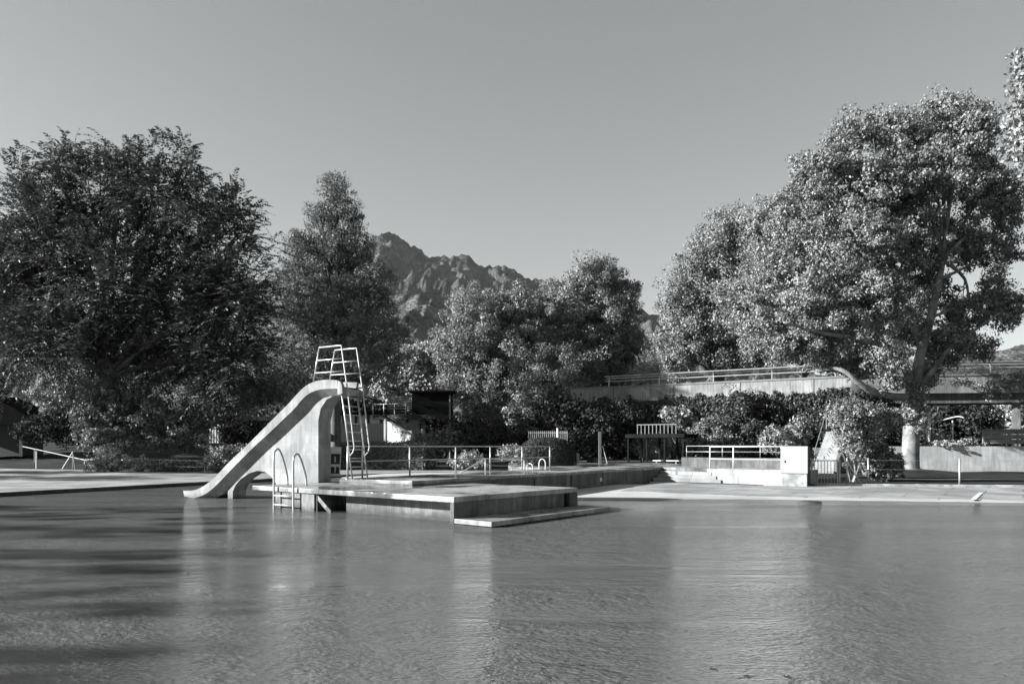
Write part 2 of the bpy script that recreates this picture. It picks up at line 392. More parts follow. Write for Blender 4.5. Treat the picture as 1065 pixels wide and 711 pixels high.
# ---- paved decks (sheets 4 mm proud of the ground)
dk = [(-30.5,4),(-19,28),(-15.66,34.95),(-13.2,39.6),(-10.8,45),(-7,49.5),(0,53),(4,54.5),(4,58.5),(-6,57),(-14,53.5),(-22.7,51),(-39.6,58.5),(-80,66),(-80,4)]
struct(MB().slab(dk, .02, .158).build('pool_deck', M['pave'], bevel=.02))
# near deck under the camera, behind the frame
struct(MB().slab([(-30.4,3.98),(-80,3.98),(-80,-20),(80,-20),(80,3.98)], .02, .156).build('pavement', M['pave']))
# kerb along the beach
kb = MB()
for i, (a, b) in enumerate((((13.3,33.3),(21.5,31.8)), ((21.5,31.8),(40,28.4)))):
    a = V(*a,0); b = V(*b,0); t = (b-a).normalized(); w = V(-t.y, t.x, 0)*.16
    n_ = int((b-a).length/1.0)
    for k in range(n_):
        p = a.lerp(b, k/n_)+t*.006; q = a.lerp(b, (k+1)/n_)-t*.006; dz = random.uniform(-.006,.006)
        kb.slab([p-w,q-w,q+w,p+w], .0, .235+dz)
struct(kb.build('kerb', M['kerb'], bevel=.012))
# lawn behind kerb, with the slope up to the tree
def lawn_mesh(name, x0, x1, y0f, y1, zf, nx=40, ny=24):
    mb = MB(); vs = []
    for j in range(ny+1):
        for i in range(nx+1):
            x = x0+(x1-x0)*i/nx; y = y0f(x)+(y1-y0f(x))*j/ny; vs.append((x, y, zf(x,y)))
    mb.add(vs, [(j*(nx+1)+i, j*(nx+1)+i+1, (j+1)*(nx+1)+i+1, (j+1)*(nx+1)+i) for j in range(ny) for i in range(nx)])
    return struct(mb.build(name, M['grass'], smooth=True))
lawn_mesh('lawn', 13.4, 60, lambda x: 33.5-(x-13.3)*.183+.05, 60, lambda x,y: .185 + .012*max(0,y-36)+.03*math.sin(x*1.1)*math.sin(y*.7)+.28*math.exp(-((x-23.5)**2+(y-44.5)**2)/5))
# the left lawn bank
lawn_mesh('grass_bank', -95, -14, lambda x: 52.5+max(0,-(x+22))*.40, 96,
          lambda x,y: .17+ .105*max(0, y-(53+max(0,-(x+22))*.40))*min(1, max(0, (-x-16)/25)) + .03*math.sin(x)*math.sin(y*.8))

# ================================================================== TERRACE AND PLATFORM
def up(a, b): return u*a + nn*b
T1 = up(17.3,-18.5); T2 = up(17.3,-15.35); T3 = Wz(688,485.6,.81)
tw = up(0,0)
poly = [T1, T2, V(-2.19,24.1,0), V(4.7,34.4,0), V(7.6,38.2,0), V(9.24,35.9,0), V(10.0,36.9,0), V(9.9,48,0), V(-.2,48,0), V(-.2,40.5,0), V(1.75,35.8,0)]
te = thing('terrace', 'long raised concrete terrace between the two pools with a dark board-marked side', 'terrace', (1.5,30,0))
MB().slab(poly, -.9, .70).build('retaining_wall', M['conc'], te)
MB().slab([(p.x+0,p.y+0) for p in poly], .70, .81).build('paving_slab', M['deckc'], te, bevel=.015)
mb = MB(); mb.box(V(3.87,33.2,.33)+nn*.03, .16,.05,.16,(u.x,u.y)); mb.build('wall_plate', M['white'], te)
# concrete joints on the long wall (thin pilaster strips)
for k in (21.5, 24.2, 27.0, 29.8, 32.6):
    MB().box(up(k,-15.32)+V(0,0,-.4), .05,.05,1.05,(u.x,u.y)).build('wall_joint', M['conc2'], te)

# steps at the end of the terrace
st = thing('steps', 'four wide pale concrete steps climbing from the beach to the terrace', 'steps', (8.6,36,0))
for k in range(4):
    z1 = .81-.165*(k)-.165; off = .36*(k+1)
    a = V(7.6,38.2,0); L0 = V(7.6-.562*off*1.15, 38.2-.83*off*1.15,0); b = V(9.24+.45*off, 35.9-.62*off, 0)
    mb = MB(); mb.slab([a+V(.02,0,0), L0+V(.03,-.0,0), b, V(9.3,36.05,0)], -.3, z1); mb.build('step', M['pave'], st, bevel=.012)
# ramp wall with railing
rw = thing('ramp_wall', 'low bright concrete ramp wall between steps and cabinet', 'wall', (10.5,34.5,0))
ra, rb = V(9.24,35.9,0), V(11.85,33.0,0); rt = (rb-ra).normalized(); rn = V(-rt.y, rt.x, 0)
MB().slab([ra, rb, rb+rn*3.2, ra+rn*3.2], -.1, .79).build('wall', M['pale'], rw, bevel=.01)
MB().slab([ra-rt*-.02-rn*.0, rb, rb+rn*.25, ra+rn*.25], .79, .82).build('coping', M['pale'], rw)
# rear parapet of the ramp (dark face seen through the rails)
mb = MB(); mb.slab([V(9.0,40.2,0), V(14.2,36.6,0), V(14.35,36.85,0), V(9.15,40.45,0)], .5, 1.28)
tag(mb.build('parapet_wall', M['conc'], None, (11.6,38.5,.5)), 'low grey parapet behind the ramp railing', 'wall')

def rail(name, label, posts, top=1.03, mid=.52, r=.027, matn='steel', group=None, cat='railing', pr=None):
    t = thing(name, label, cat, posts[0], group)
    for p in posts: MB().tube([Vector(p)-V(0,0,.02), Vector(p)+V(0,0,top)], pr or r*1.15, 10).build('post', M[matn], t, smooth=True)
    MB().tube([Vector(p)+V(0,0,top) for p in posts], r, 10).build('handrail', M[matn], t, smooth=True)
    if mid: MB().tube([Vector(p)+V(0,0,mid) for p in posts], r*.8, 8).build('mid_rail', M[matn], t, smooth=True)
    return t
px = [V(-6.55,23.75,.81), V(-5.25,25.55,.81), V(-3.9,27.5,.81), V(-2.68,29.9,.81), V(-1.3,31.75,.81), V(.13,33.7,.81), V(1.55,35.6,.81)]
# move onto the terrace's back edge line
tl = []
for i, p in enumerate(px):
    a = p.x*u.x+p.y*u.y; tl.append(up(a, -18.38)+V(0,0,.81))
tl = [up(17.55,-18.38)+V(0,0,.81)] + tl[1:]
rail('terrace_railing', 'long two-bar steel railing along the far edge of the terrace', tl, top=1.05, mid=.55)
rp = [V(*(ra+rn*.12+rt*.1).xy,.82), V(*(ra+rn*.12+rt*1.35).xy,.82), V(*(ra+rn*.12+rt*3.75).xy,.82)]
rail('ramp_railing', 'pale two-bar railing on the ramp wall beside the white cabinet', rp, top=1.03, mid=.45, matn='wht2')
rail('rear_railing', 'thin grey railing behind the ramp railing, in front of dark shrubs', [V(9.3,40.3,1.28),V(10.9,39.2,1.28),V(12.5,38.1,1.28),V(14.1,37,1.28)], top=.6, mid=.3, r=.016)

# white handrail on the terrace
hr = thing('stair_handrail', 'bright white low handrail that slopes down to the left on the terrace', 'handrail', (-.3,32.3,.81))
q0 = Wz(479,491.6,.81); q1 = Wz(504,490.2,.81); q2 = Wz(545,488.3,.81)
MB().tube(smoothpath([q0, q1+V(-.05,0,.5), q1+V(.1,0.1,.53)],4)+smoothpath([q2+V(-.15,-.2,.45), q2+V(0,0,.42), q2+V(0,0,-.01)],4), .024, 8).build('top_bar', M['wht2'], hr, smooth=True)
MB().tube([q1+V(.03,0,-.01), q1+V(.03,0,.52)], .022, 8).build('post', M['wht2'], hr, smooth=True)
def arc(p, w, h, d=(.83,-.56)):
    d = V(d[0], d[1], 0)
    return smoothpath([p-d*w/2-V(0,0,.02), p-d*w/2+V(0,0,h*.7), p+V(0,0,h), p+d*w/2+V(0,0,h*.7), p+d*w/2-V(0,0,.02)], 5)
a1 = tag(MB().tube(arc(Wz(551,488.3,.81), .28, .28), .02, 8).build('grab_rail', M['wht2'], None, Wz(551,488.3,.81), smooth=True), 'small white hoop-shaped grab rail, lower of the two at the end of the handrail', 'grab rail', 'hoops on the terrace')
a2 = tag(MB().tube(arc(Wz(564,487.8,.81), .32, .48), .024, 8).build('grab_rail', M['wht2'], None, Wz(564,487.8,.81), smooth=True), 'taller white hoop-shaped grab rail by the last railing post', 'grab rail', 'hoops on the terrace')

# equipment stand left on terrace beside slide wall
es = thing('board_stand', 'grey metal stand with two dark openings one above the other beside the slide wall', 'stand', Wz(348,495.5,.81))
b0 = Wz(348.5,495.3,.81); ax = (.95,.3)
MB().box(b0+V(0,0,.79), .40,.3,.24,ax).build('top_panel', M['steel'], es, bevel=.01)
X = V(.95,.3,0)
for s in (-1,1):
    MB().tube([b0+X*(s*.19-(.0 if s<0 else .05)), b0+X*(s*.19)+V(0,0,.8)], .022, 6).build('leg', M['steel'], es)
MB().box(b0+V(0,0,.34), .34,.06,.09,ax).build('cross_bar', M['steel'], es)
MB().box(b0+V(0,0,.02), .36,.28,.08,ax).build('base', M['steel'], es)
MB().box(b0+V(0,0,.1)-V(-.3,.95,0)*-.06, .34,.03,.70,ax).build('back_panel', M['dark'], es)
for z in (.14,.5): MB().box(b0+V(0,0,z)+V(.3,-.95,0)*.02, .035,.02,.20,ax).build('slot', M['steel'], es)

# ---- jumping platform
PA, PB, PC = V(-8.06,23.46,0), V(-1.39,18.1,0), V(1.94,22.25,0); PD = PA+PC-PB
e = (PB-PA).normalized(); w_ = (PC-PB).normalized()
pf = thing('diving_platform', 'low square concrete platform standing in the water under the slide', 'platform', (-2.8,22.5,0))
def pp(a, b): return PA + e*a + w_*b             # a along the front edge, b inwards
LA, LB = (PB-PA).length, (PC-PB).length
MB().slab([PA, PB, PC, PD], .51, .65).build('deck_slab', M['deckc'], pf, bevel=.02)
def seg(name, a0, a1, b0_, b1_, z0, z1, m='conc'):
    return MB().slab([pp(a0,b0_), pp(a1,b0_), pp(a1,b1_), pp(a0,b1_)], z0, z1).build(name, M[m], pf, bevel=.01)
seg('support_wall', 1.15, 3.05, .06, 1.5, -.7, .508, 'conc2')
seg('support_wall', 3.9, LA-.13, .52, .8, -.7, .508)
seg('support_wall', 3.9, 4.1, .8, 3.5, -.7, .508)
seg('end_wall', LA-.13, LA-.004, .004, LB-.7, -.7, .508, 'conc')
seg('end_wall', LA-.13, LA-.006, LB-.42, LB-.004, -.7, .508, 'conc')
seg('support_wall', 1.2, 1.4, 1.5, LB-.1, -.7, .508)
seg('support_wall', 1.4, LA-.13, LB-.3, LB-.1, -.7, .508)
MB().tube([pp(3.12,.12)+V(0,0,-.6), pp(3.12,.12)+V(0,0,.508)], .03, 8).build('post', M['dark'], pf)
MB().prism([pp(3.16,.1)+V(0,0,.47), pp(3.16,.1)+V(0,0,.33), pp(3.75,.1)+V(0,0,-.1), pp(3.75,.1)+V(0,0,.06)], w_*.08).build('brace', M['conc2'], pf)
# lower step along the right side
S0 = pp(LA,.0)+V(0,0,0); sa = PB+(PC-PB)*0
MB().slab([PB+e*.003, PB+e*1.22-w_*.04, PC+e*1.05+w_*.1, PC+e*.003+w_*.1], .015, .135).build('side_step', M['deckc'], pf, bevel=.015)
for f_ in (.10,.42,.78):
    MB().box(PB+e*.78+w_*(LB*f_)+V(0,0,-.7), .42,.3,.712,(e.x,e.y)).build('step_block', M['conc'], pf)

# ---- slide
h_ = V(-.89,.456,0).normalized(); sw = V(.456,.89,0).normalized(); P0 = V(-6.61,24.89,0)
def SP(px, py, o=0.0):                            # side outline pixel on the vertical plane through P0 + sw*o
    q = P0+sw*o; k = (px-CX)/F
    t = (k*q.y-q.x)/(h_.x-k*h_.y); p = q+h_*t
    return V(p.x, p.y, H-(py-HY)*p.y/F)
SW = 1.15
sl = thing('water_slide', 'tall pale concrete water slide curving down to the left into the pool', 'slide', P0+V(0,0,.65))
top_px = [(190.5,510),(198,510),(206,508.2),(215,503),(225,494.5),(236,482.5),(256,463.5),(272,447.5),(288,431.5),(300,419.5),(310,408.5),(318,401.2),(328,396.3),(338,394.8),(350.5,395.2)]
bot_px = [(191.5,515.8),(201,517.5),(212,514.2),(222,507),(232,497),(243.5,485),(264.5,464),(280,450),(295,435.5),(306,425),(313,416.5),(320,410),(328.5,406),(338,404.3),(351,404)]
tp = smoothpath([SP(*p) for p in top_px], 3); bt = smoothpath([SP(*p) for p in bot_px], 3)
def strip(mb, A, B):                              # ruled surface between two polylines
    n = len(A); mb.add(list(A)+list(B), [(i, i+1, n+i+1, n+i) for i in range(n-1)])
def parapet(o0, o1, nm):
    mb = MB(); A = [p+sw*o0 for p in tp]; B = [p+sw*o0 for p in bt]; A2 = [p+sw*o1 for p in tp]; B2 = [p+sw*o1 for p in bt]
    strip(mb, A, B); strip(mb, A2, B2); strip(mb, A, A2); strip(mb, B, B2)
    mb.add([A[0],B[0],B2[0],A2[0]], [(0,1,2,3)]); mb.add([A[-1],B[-1],B2[-1],A2[-1]], [(0,1,2,3)])
    return mb.build(nm, M['slide'], sl, bevel=.012)
parapet(0, .13, 'side_wall'); parapet(SW-.13, SW, 'side_wall')
# trough: inclined soffits and floor
dn = []
for i, p in enumerate(bt):
    t = (bt[min(i+1,len(bt)-1)]-bt[max(i-1,0)]).normalized(); nrm = V(0,0,0)+t.cross(sw); nrm = nrm if nrm.z < 0 else -nrm
    k = min(1, i/9.0)*(1-.35*max(0,(i-30)/12.)); dn.append(p+nrm*(.26*k+.03))
mb = MB(); A = [p+sw*.003 for p in bt]; B = [p+sw*.24 for p in dn]; B2 = [p+sw*(SW-.24) for p in dn]; A2 = [p+sw*(SW-.003) for p in bt]
fl = [p.lerp(q,.72) for p, q in zip(tp, bt)]; F1 = [p+sw*.13 for p in fl]; F2 = [p+sw*(SW-.13) for p in fl]
A_in = [p+sw*.13-V(0,0,.002) for p in bt]
strip(mb, A, B); strip(mb, B, B2); strip(mb, B2, A2); strip(mb, F1, F2)
mb.build('chute', M['slide'], sl, smooth=False)
for i_ in (0,-1): MB().add([A[i_],B[i_],B2[i_],A2[i_]], [(0,1,2,3)]).build('chute_end', M['slide'], sl)
# support wall with the arch
wp = [(237,510.5),(245,499.5),(263,480),(288.5,454.5),(315,427.5),(322,420),(330,414),(341,408.5),(355,408),(346.6,411.4),(339.6,415.4),(333.6,424.5),(331,437),(331,502.6),(287.4,503.3),
      (285,499),(282,495.4),(276,490.6),(268,489.2),(259,492),(250,498),(245,504),(242,511)]
wpl = [SP(x,y,.25) for x,y in wp]
wpl.insert(0, V(wpl[0].x, wpl[0].y, -.6)); wpl.append(V(wpl[-1].x, wpl[-1].y, -.6))
mb = MB(); mb.prism(wpl, sw*.62); mb.build('support_wall', M['slide'], sl)
# end humps of side walls at the ladder
mb = MB(); hp = [SP(351,409,0),SP(351,395.5,0),SP(354,397,0),SP(355.5,401,0),SP(356,409,0)]
MB().prism(hp, sw*.13).build('newel', M['slide'], sl); MB().prism([p+sw*(SW-.13) for p in hp], sw*.13).build('newel', M['slide'], sl)
MB().prism([SP(351,404,.13),SP(351,410,.13),SP(356,410,.13),SP(356,404,.13)], sw*(SW-.26)).build('landing', M['slide'], sl)

# ladder with its tall side frames
ld = thing('slide_ladder', 'tall steel ladder with barred side frames rising above the slide top', 'ladder', Wz(367,503,.65))
f0 = Wz(367,503,.65); wv = sw*.78
def LP(px, py, far=0):                            # point on the ladder's near / far side plane
    q = f0; k = (px-CX)/F; t = (k*q.y-q.x)/(h_.x-k*h_.y); p = q+h_*t
    return V(p.x,p.y,H-(py-HY)*p.y/F) + (wv if far else V(0,0,0))
strA = [(367,503),(359.5,438.6),(354.2,401)]
hrB = [(332,361.3),(355,359),(358.6,385),(361.5,405),(365,435),(367.6,458),(368.6,465),(367.3,470),(364.2,473.5)]
for far in (0,1):
    MB().tube([LP(x,y,far) for x,y in strA], .027, 10).build('stringer', M['steel'], ld, smooth=True)
    MB().tube([LP(x,y,far) for x,y in hrB], .024, 10).build('side_rail', M['steel'], ld, smooth=True)
    MB().tube([LP(332,361.3,far), LP(326.3,396.5,far)], .026, 8).build('frame_post', M['steel'], ld, smooth=True)
    for a, b in (((329.8,374.8),(356.8,372.6)), ((327.8,387.8),(358.6,385.8))):
        MB().tube([LP(*a,far), LP(*b,far)], .022, 8).build('frame_bar', M['steel'], ld, smooth=True)
zb, zt = LP(*strA[0]).z, LP(*strA[2]).z
for i in range(11):
    f = (i+.9)/11.2; p = LP(367+(354.2-367)*f, 503+(401-503)*f)
    MB().tube([p, p+wv], .018, 8).build('rung', M['steel'], ld, smooth=True)

# pool ladder with two grab arcs at the platform's front edge
pl = thing('pool_ladder', 'steel pool ladder with two tall curved grab rails on the platform front edge', 'ladder', V(-6.7,22.6,.65))
g0 = pp(1.3,-.09)+V(0,0,.65); g1 = pp(2.27,-.09)+V(0,0,.65)
for g_, hh in ((g0,1.12),(g1,.98)):
    bk = V(.04,1.25,0)
    MB().tube(smoothpath([g_+V(0,0,-1.0), g_+V(0,0,-.4), g_+V(0,0,.2), g_+V(0,0,hh*.82), g_+bk*.12+V(0,0,hh*.97), g_+bk*.35+V(0,0,hh), g_+bk*.62+V(0,0,hh*.78), g_+bk*.95+V(0,0,hh*.30), g_+bk+V(0,0,-.01)],4), .03, 10).build('grab_rail', M['steel'], pl, smooth=True)
for z in (-.25,-.52,-.82):
    MB().tube([g0+V(0,0,z), g1+V(0,0,z)], .022, 8).build('rung', M['steel'], pl, smooth=True)

# ================================================================== RIGHT SIDE
# utility cabinet on a plinth
cb = V(12.32,33.0,0); cax = (.92,-.39)
cab = thing('utility_cabinet', 'bright white square metal cabinet on a rough concrete plinth', 'cabinet', cb)
MB().box(cb+V(0,0,.0), 1.05,.62,.68,cax).build('plinth', M['kerb'], cab, bevel=.02)
MB().box(cb+V(0,0,.70), 1.09,.66,1.16,cax).build('housing', M['cabinet'], cab, bevel=.012)
fn = V(-.39,-.92,0); fx = V(.92,-.39,0)
dr = MB().box(cb+V(0,0,.73)+fn*.335, 1.01,.012,1.08,cax).build('door', M['cabinet'], cab, bevel=.004)
MB().box(cb+V(0,0,1.16)+fn*.352-fx*.38, .05,.03,.10,cax).build('lock', M['dark'], dr)
MB().box(cb+V(0,0,.68), 1.12,.64,.02,cax).build('base_strip', M['dark'], cab)

# gate
gp = [Wz(838,507,.12), Wz(876,506.5,.12)]
gt = thing('garden_gate', 'small grey barred metal gate between the cabinet and the bushes', 'gate', gp[0])
a, b = V(12.9,32.95,.12), V(14.35,33.15,.12)
MB().box(a, .11,.11,1.75,(1,.1)).build('gate_post', M['dark'], gt)
MB().tube([b, b+V(0,0,1.18)], .045, 8).build('gate_post', M['gatem'], gt)
d_ = (b-a)
fr_ = [a+d_*.1+V(0,0,.12), a+d_*.93+V(0,0,.12), a+d_*.93+V(0,0,1.12), a+d_*.1+V(0,0,1.12)]
mbf = MB()
for i in range(4): mbf.tube([fr_[i], fr_[(i+1)%4]], .026, 6)
mbf.build('frame', M['gatem'], gt)
for k in range(1,8):
    p = fr_[0].lerp(fr_[1], k/8); MB().tube([p, p+V(0,0,1.0)], .014, 6).build('bar', M['gatem'], gt)
# wire fence along kerb
wf = thing('wire_fence', 'thin wire fence with pale steel posts along the kerb of the right lawn', 'fence', V(14.7,33.2,.1))
fps = []
for xp in (881, 903, 998, 1098):
    k = (xp-CX)/F
    # kerb line param: y = 33.3 - .183 (x-13.3) + .25
    y = (33.3+.183*13.3+.3)/(1+.183*k); p = V(k*y, y, .1); fps.append(p)
    MB().tube([p, p+V(0,0,1.25)], .04, 8).build('post', M['steel'], wf, smooth=True)
MB().tube([fps[0]+V(0,0,1.1), fps[0]+V(.62,-.05,0.05)], .03, 6).build('brace', M['steel'], wf)
for z in (.35,.75,1.15):
    MB().tube([p+V(0,0,z) for p in fps], .005, 4).build('wire', M['steel'], wf)
# white painted mark
q = [Wz(1009,520,.04), Wz(1015,520,.04), Wz(1023,512.5,.08), Wz(1018,512.5,.08)]
q = [V(p.x, p.y, max(.035,floor_z(p.x,p.y))+.030) for p in q]
struct(MB().add(q, [(0,1,2,3)]).build('paint_marking', M['white']))
# drain stone in shallow water
mb = MB(); c0 = Wz(842,521.5,.02); rings = []
vs = []; 
for j,(rr,zz) in enumerate(((.36,-.1),(.36,-.01),(.30,.02),(.18,.04),(.02,.05))):
    for k in range(20): vs.append(c0+V(math.cos(k*math.pi/10)*rr*1.1, math.sin(k*math.pi/10)*rr, zz))
mb.add(vs, [(j*20+k, j*20+(k+1)%20, (j+1)*20+(k+1)%20, (j+1)*20+k) for j in range(4) for k in range(20)])
mb.add(vs[-20:], [tuple(range(20))])
tag(mb.build('drain_cover', M['stone'], None, c0, smooth=True), 'dark round domed drain cover at the edge of the shallow water', 'drain cover')

# board-marked wall on right
w0 = V(17.0,47.9,0); wd = V(.993,-.12,0); wu = V(.12,.993,0)
bw = thing('board_marked_wall', 'long pale board-marked concrete wall behind the big plane tree', 'wall', w0)
MB().slab([w0+wd*3, w0+wd*24, w0+wd*24-fn*-.0+wu*.35, w0+wd*3+wu*.35], -.1, 1.86).build('wall', M['pale2'], bw, bevel=.015)
MB().prism([w0+wd*3+V(0,0,-.1), w0+wd*3+V(0,0,1.8), w0+wd*.2+V(0,0,.55), w0+wd*.2+V(0,0,-.1)], wu*.35).build('sloped_end', M['conc'], bw)
mb = MB(); mb.slab([w0+wd*3+wu*.36, w0+wd*26+wu*.36, w0+wd*26+wu*14, w0+wd*3+wu*14], -.1, 1.78)
struct(mb.build('raised_ground', M['earth']))
# timber screen / bench
bc = thing('timber_screen', 'low grey horizontal-board timber bench screen on top of the pale wall', 'bench', w0+wd*12+V(0,0,1.78))
s0 = D(1022,464,47.2); s0.z = 1.8; s1 = s0+wd*6
for z in (.22,.52,.82):
    MB().prism([s0+V(0,0,z), s1+V(0,0,z), s1+V(0,0,z+.27), s0+V(0,0,z+.27)], wu*.05).build('board', M['wood'], bc)
for k in range(4):
    p = s0.lerp(s1, k/3); MB().box(p-wu*.06+V(0,0,-.02), .08,.08,1.1,(wd.x,wd.y)).build('post', M['wood'], bc)
MB().prism([s0+V(0,0,1.1)-wu*.15, s1+V(0,0,1.1)-wu*.15, s1+V(0,0,1.14)-wu*.15, s0+V(0,0,1.14)-wu*.15], wu*.45).build('cap_board', M['wood'], bc)
# play house
ph0 = D(985,464,51.5); ph0.z = 1.78
ph = thing('garden_kiosk', 'small open kiosk with a curved pale striped awning roof behind the wall', 'kiosk', ph0)
fxv = V(.83,-.56,0)
MB().box(ph0+V(-.75,0,0), .95,.9,1.0,(.83,-.56)).build('counter', M['wood'], ph, bevel=.01)
for s in (-1.25,.35):
    MB().tube([ph0+fxv*s-u*.4, ph0+fxv*s-u*.4+V(0,0,1.75+.2*s)], .04, 6).build('post', M['white'], ph)
rf = smoothpath([ph0+fxv*-1.3+V(0,0,1.0), ph0+fxv*-1.2+V(0,0,1.45), ph0+fxv*-.5+V(0,0,1.75), ph0+fxv*.6+V(0,0,2.05), ph0+fxv*1.0+V(0,0,1.95)],4)
mb = MB(); A = [p-u*.6 for p in rf]; B = [p+u*.6 for p in rf]; up_ = V(0,0,.06)
strip(mb, A, B); strip(mb, [p+up_ for p in A], [p+up_ for p in B]); strip(mb, A, [p+up_ for p in A]); strip(mb, B, [p+up_ for p in B])
mb.build('awning', M['wht2'], ph)
MB().box(ph0+fxv*.75, .5,.4,.55,(.83,-.56)).build('seat_box', M['wood'], ph, bevel=.02)
tag(MB().tube([D(966.5,464,49.5)-V(0,0,.1), D(966.5,428,49.5)], .09, 8).build('pole', M['wht2'], None, D(966.5,464,49.5), smooth=True), 'slim white pole standing right of the plane tree trunk', 'pole')

# ---- footbridge
bd = V(.85,-.527,0); bn = V(.527,.85,0); B0 = V(5.3,61.7,0); zt_ = 6.6; BL = 20.6
BE = B0+bd*BL; bd2 = V(.99,-.14,0).normalized(); bn2 = V(-bd2.y, bd2.x,0); BE2 = BE+bd2*20
br = thing('footbridge', 'long pale concrete footbridge crossing behind the trees', 'bridge', B0)
def bband(name, z0, z1, o0, o1, m='bridge', ext=0):
    mb = MB()
    mb.slab([B0-bd*.6+bn*o0, BE+bd*0+bn*o0, BE+bn*o1, B0-bd*.6+bn*o1], z0, z1)
    mb.build(name, M[m], br)
    mb = MB(); mb.slab([BE+bd2*.01+bn2*o0, BE2+bn2*o0, BE2+bn2*o1, BE+bd2*.01+bn2*o1], z0 - ext, z1)
    mb.build(name, M[m], br)
bband('parapet', 5.38, 6.50, 0, .25, ext=.0)
bband('coping', 6.50, 6.62, -.06, .30, 'boardw')
bband('deck_beam', 4.75, 5.376, .35, 3.0, 'conc', ext=.02)
for k in (3.2, 8.2, 13.2, 18.2): MB().box(B0+bd*k+V(0,0,5.40)+bn*-.012, .05,.03,1.09,(bd.x,bd.y)).build('panel_joint', M['conc'], br)
for p in (B0+bd*.5+bn*1.5, B0+bd*9+bn*1.5, BE+bd2*1+bn2*1.5, BE+bd2*10.6+bn2*.8):
    MB().box(p, .5,.5,4.76,(bd.x,bd.y)).build('pier', M['conc'], br, bevel=.03)
# bridge tube railing
gr_ = thing('bridge_railing', 'double-tube steel railing on Y-shaped posts along the footbridge top', 'railing', B0+V(0,0,6.6))
for (s_, d1, n1, L1, L0) in ((B0,bd,bn,BL,2.5),(BE,bd2,bn2,20,0)):
    for off, z in ((-.05,.80),(.25,.66),(.1,.42)):
        MB().tube([s_+d1*L0+n1*off+V(0,0,6.6+z), s_+d1*(L1-.02)+n1*off+V(0,0,6.6+z)], .045, 6).build('handrail', M['steel'], gr_)
    k = L0+.3
    while k < L1:
        p = s_+d1*k+n1*.1+V(0,0,6.6)
        MB().tube([p, p+V(0,0,.55)], .04, 6).build('post', M['steel'], gr_)
        MB().tube([p+V(0,0,.55), p+V(0,0,.66)+n1*.14], .03, 6).build('bracket', M['steel'], gr_)
        MB().tube([p+V(0,0,.55), p+V(0,0,.80)-n1*.14], .03, 6).build('bracket', M['steel'], gr_)
        k += 4.2

# garden stair seen through the gate
gs = thing('garden_stair', 'narrow pale stair flight rising behind the gate with a dark side wall', 'stairs', V(19,47,.2))
sb = D(845,464,45); sb.z = .25
for k in range(15):
    MB().box(sb+nn*.6+u*(.27*k), 1.2, .28, .17*(k+1), (nn.x,nn.y)).build('step', M['pale'], gs)
MB().prism([sb+nn*1.21, sb+nn*1.21+V(0,0,.5), sb+nn*1.21+u*4.1+V(0,0,3.0), sb+nn*1.21+u*4.1], nn*.16).build('side_wall', M['conc'], gs)
mb = MB(); q_ = sb-nn*.06
mb.tube([q_+u*.8+V(0,0,1.3), q_+u*4.1+V(0,0,3.8)], .02, 6); mb.tube([q_+u*.8+V(0,0,.5), q_+u*.8+V(0,0,1.3)], .02, 6); mb.tube([q_+u*4.1+V(0,0,2.7), q_+u*4.1+V(0,0,3.8)], .02, 6)
mb.build('handrail', M['steel'], gs)

# ================================================================== BACK LEFT
def house_box(parent, name, p, sx, sy, sz, ax, m, **kw): return MB().box(p, sx, sy, sz, ax).build(name, M[m], parent, **kw)
# changing pavilion with corrugated front
cpv = D(262,464,70); cpv.z = .2
hb = thing('changing_block', 'grey flat-roofed building with vertical ribbed cladding behind the slide', 'building', cpv)
ax = (.83,-.56); AX = V(.83,-.56,0); NX = V(-.56,-.83,0)
cw = cpv+V(1.2,0,0)
house_box(hb, 'wall', cw, 9.5, 5, 3.9, ax, 'boardw')
house_box(hb, 'roof', cw+V(0,0,3.9), 10.4, 6, .35, ax, 'roofm')
mb = MB()
for k in range(24): mb.box(cw+AX*(-4.6+k*.4)+NX*2.53+V(0,0,2.0), .22,.06,1.88,ax)
mb.build('cladding', M['wood'], hb)
house_box(hb, 'walkway', cw+NX*3.1+V(0,0,1.75), 9.5, 1.2, .2, ax, 'conc')
gs2 = thing('outside_stair', 'steel outside stair with thin sloping handrails on the ribbed building', 'stairs', cw+NX*4+V(0,0,0))
for k in range(8): MB().box(cw+NX*4.2+AX*(-2.6+k*.3)+V(0,0,1.75-.21*k), .3,1.1,.06,ax).build('step', M['steel'], gs2)
for s in (3.6,4.8):
    MB().tube([cw+NX*s+AX*-4.4+V(0,0,2.75), cw+NX*s+AX*-2.7+V(0,0,2.75), cw+NX*s+AX*-.4+V(0,0,1.15)], .035, 6).build('handrail', M['steel'], gs2)
    MB().tube([cw+NX*s+AX*-2.7+V(0,0,2.2), cw+NX*s+AX*-.4+V(0,0,.65)], .03, 6).build('mid_rail', M['steel'], gs2)
# dark thatched hut far left
hp0 = D(8,464,67); hp0.z = 1.0
hut = thing('garden_hut', 'dark open garden hut with a steep black roof at the left edge', 'hut', hp0)
house_box(hut, 'wall', hp0+V(-1.2,1.5,0), 5.0, 3.0, 3.0, (1,0), 'dark')
MB().prism([hp0+V(-6,-1.2,2.7), hp0+V(3.6,-1.2,2.7), hp0+V(1.2,-1.2,4.3), hp0+V(-1.6,-1.2,5.4), hp0+V(-5,-1.2,4.6)], V(0,5,0)).build('roof', M['roofm'], hut)
for dx in (-3.4,-.4,1.9): MB().box(hp0+V(dx,-1,0), .28,.28,2.7,(1,0)).build('post', M['dark'], hut)

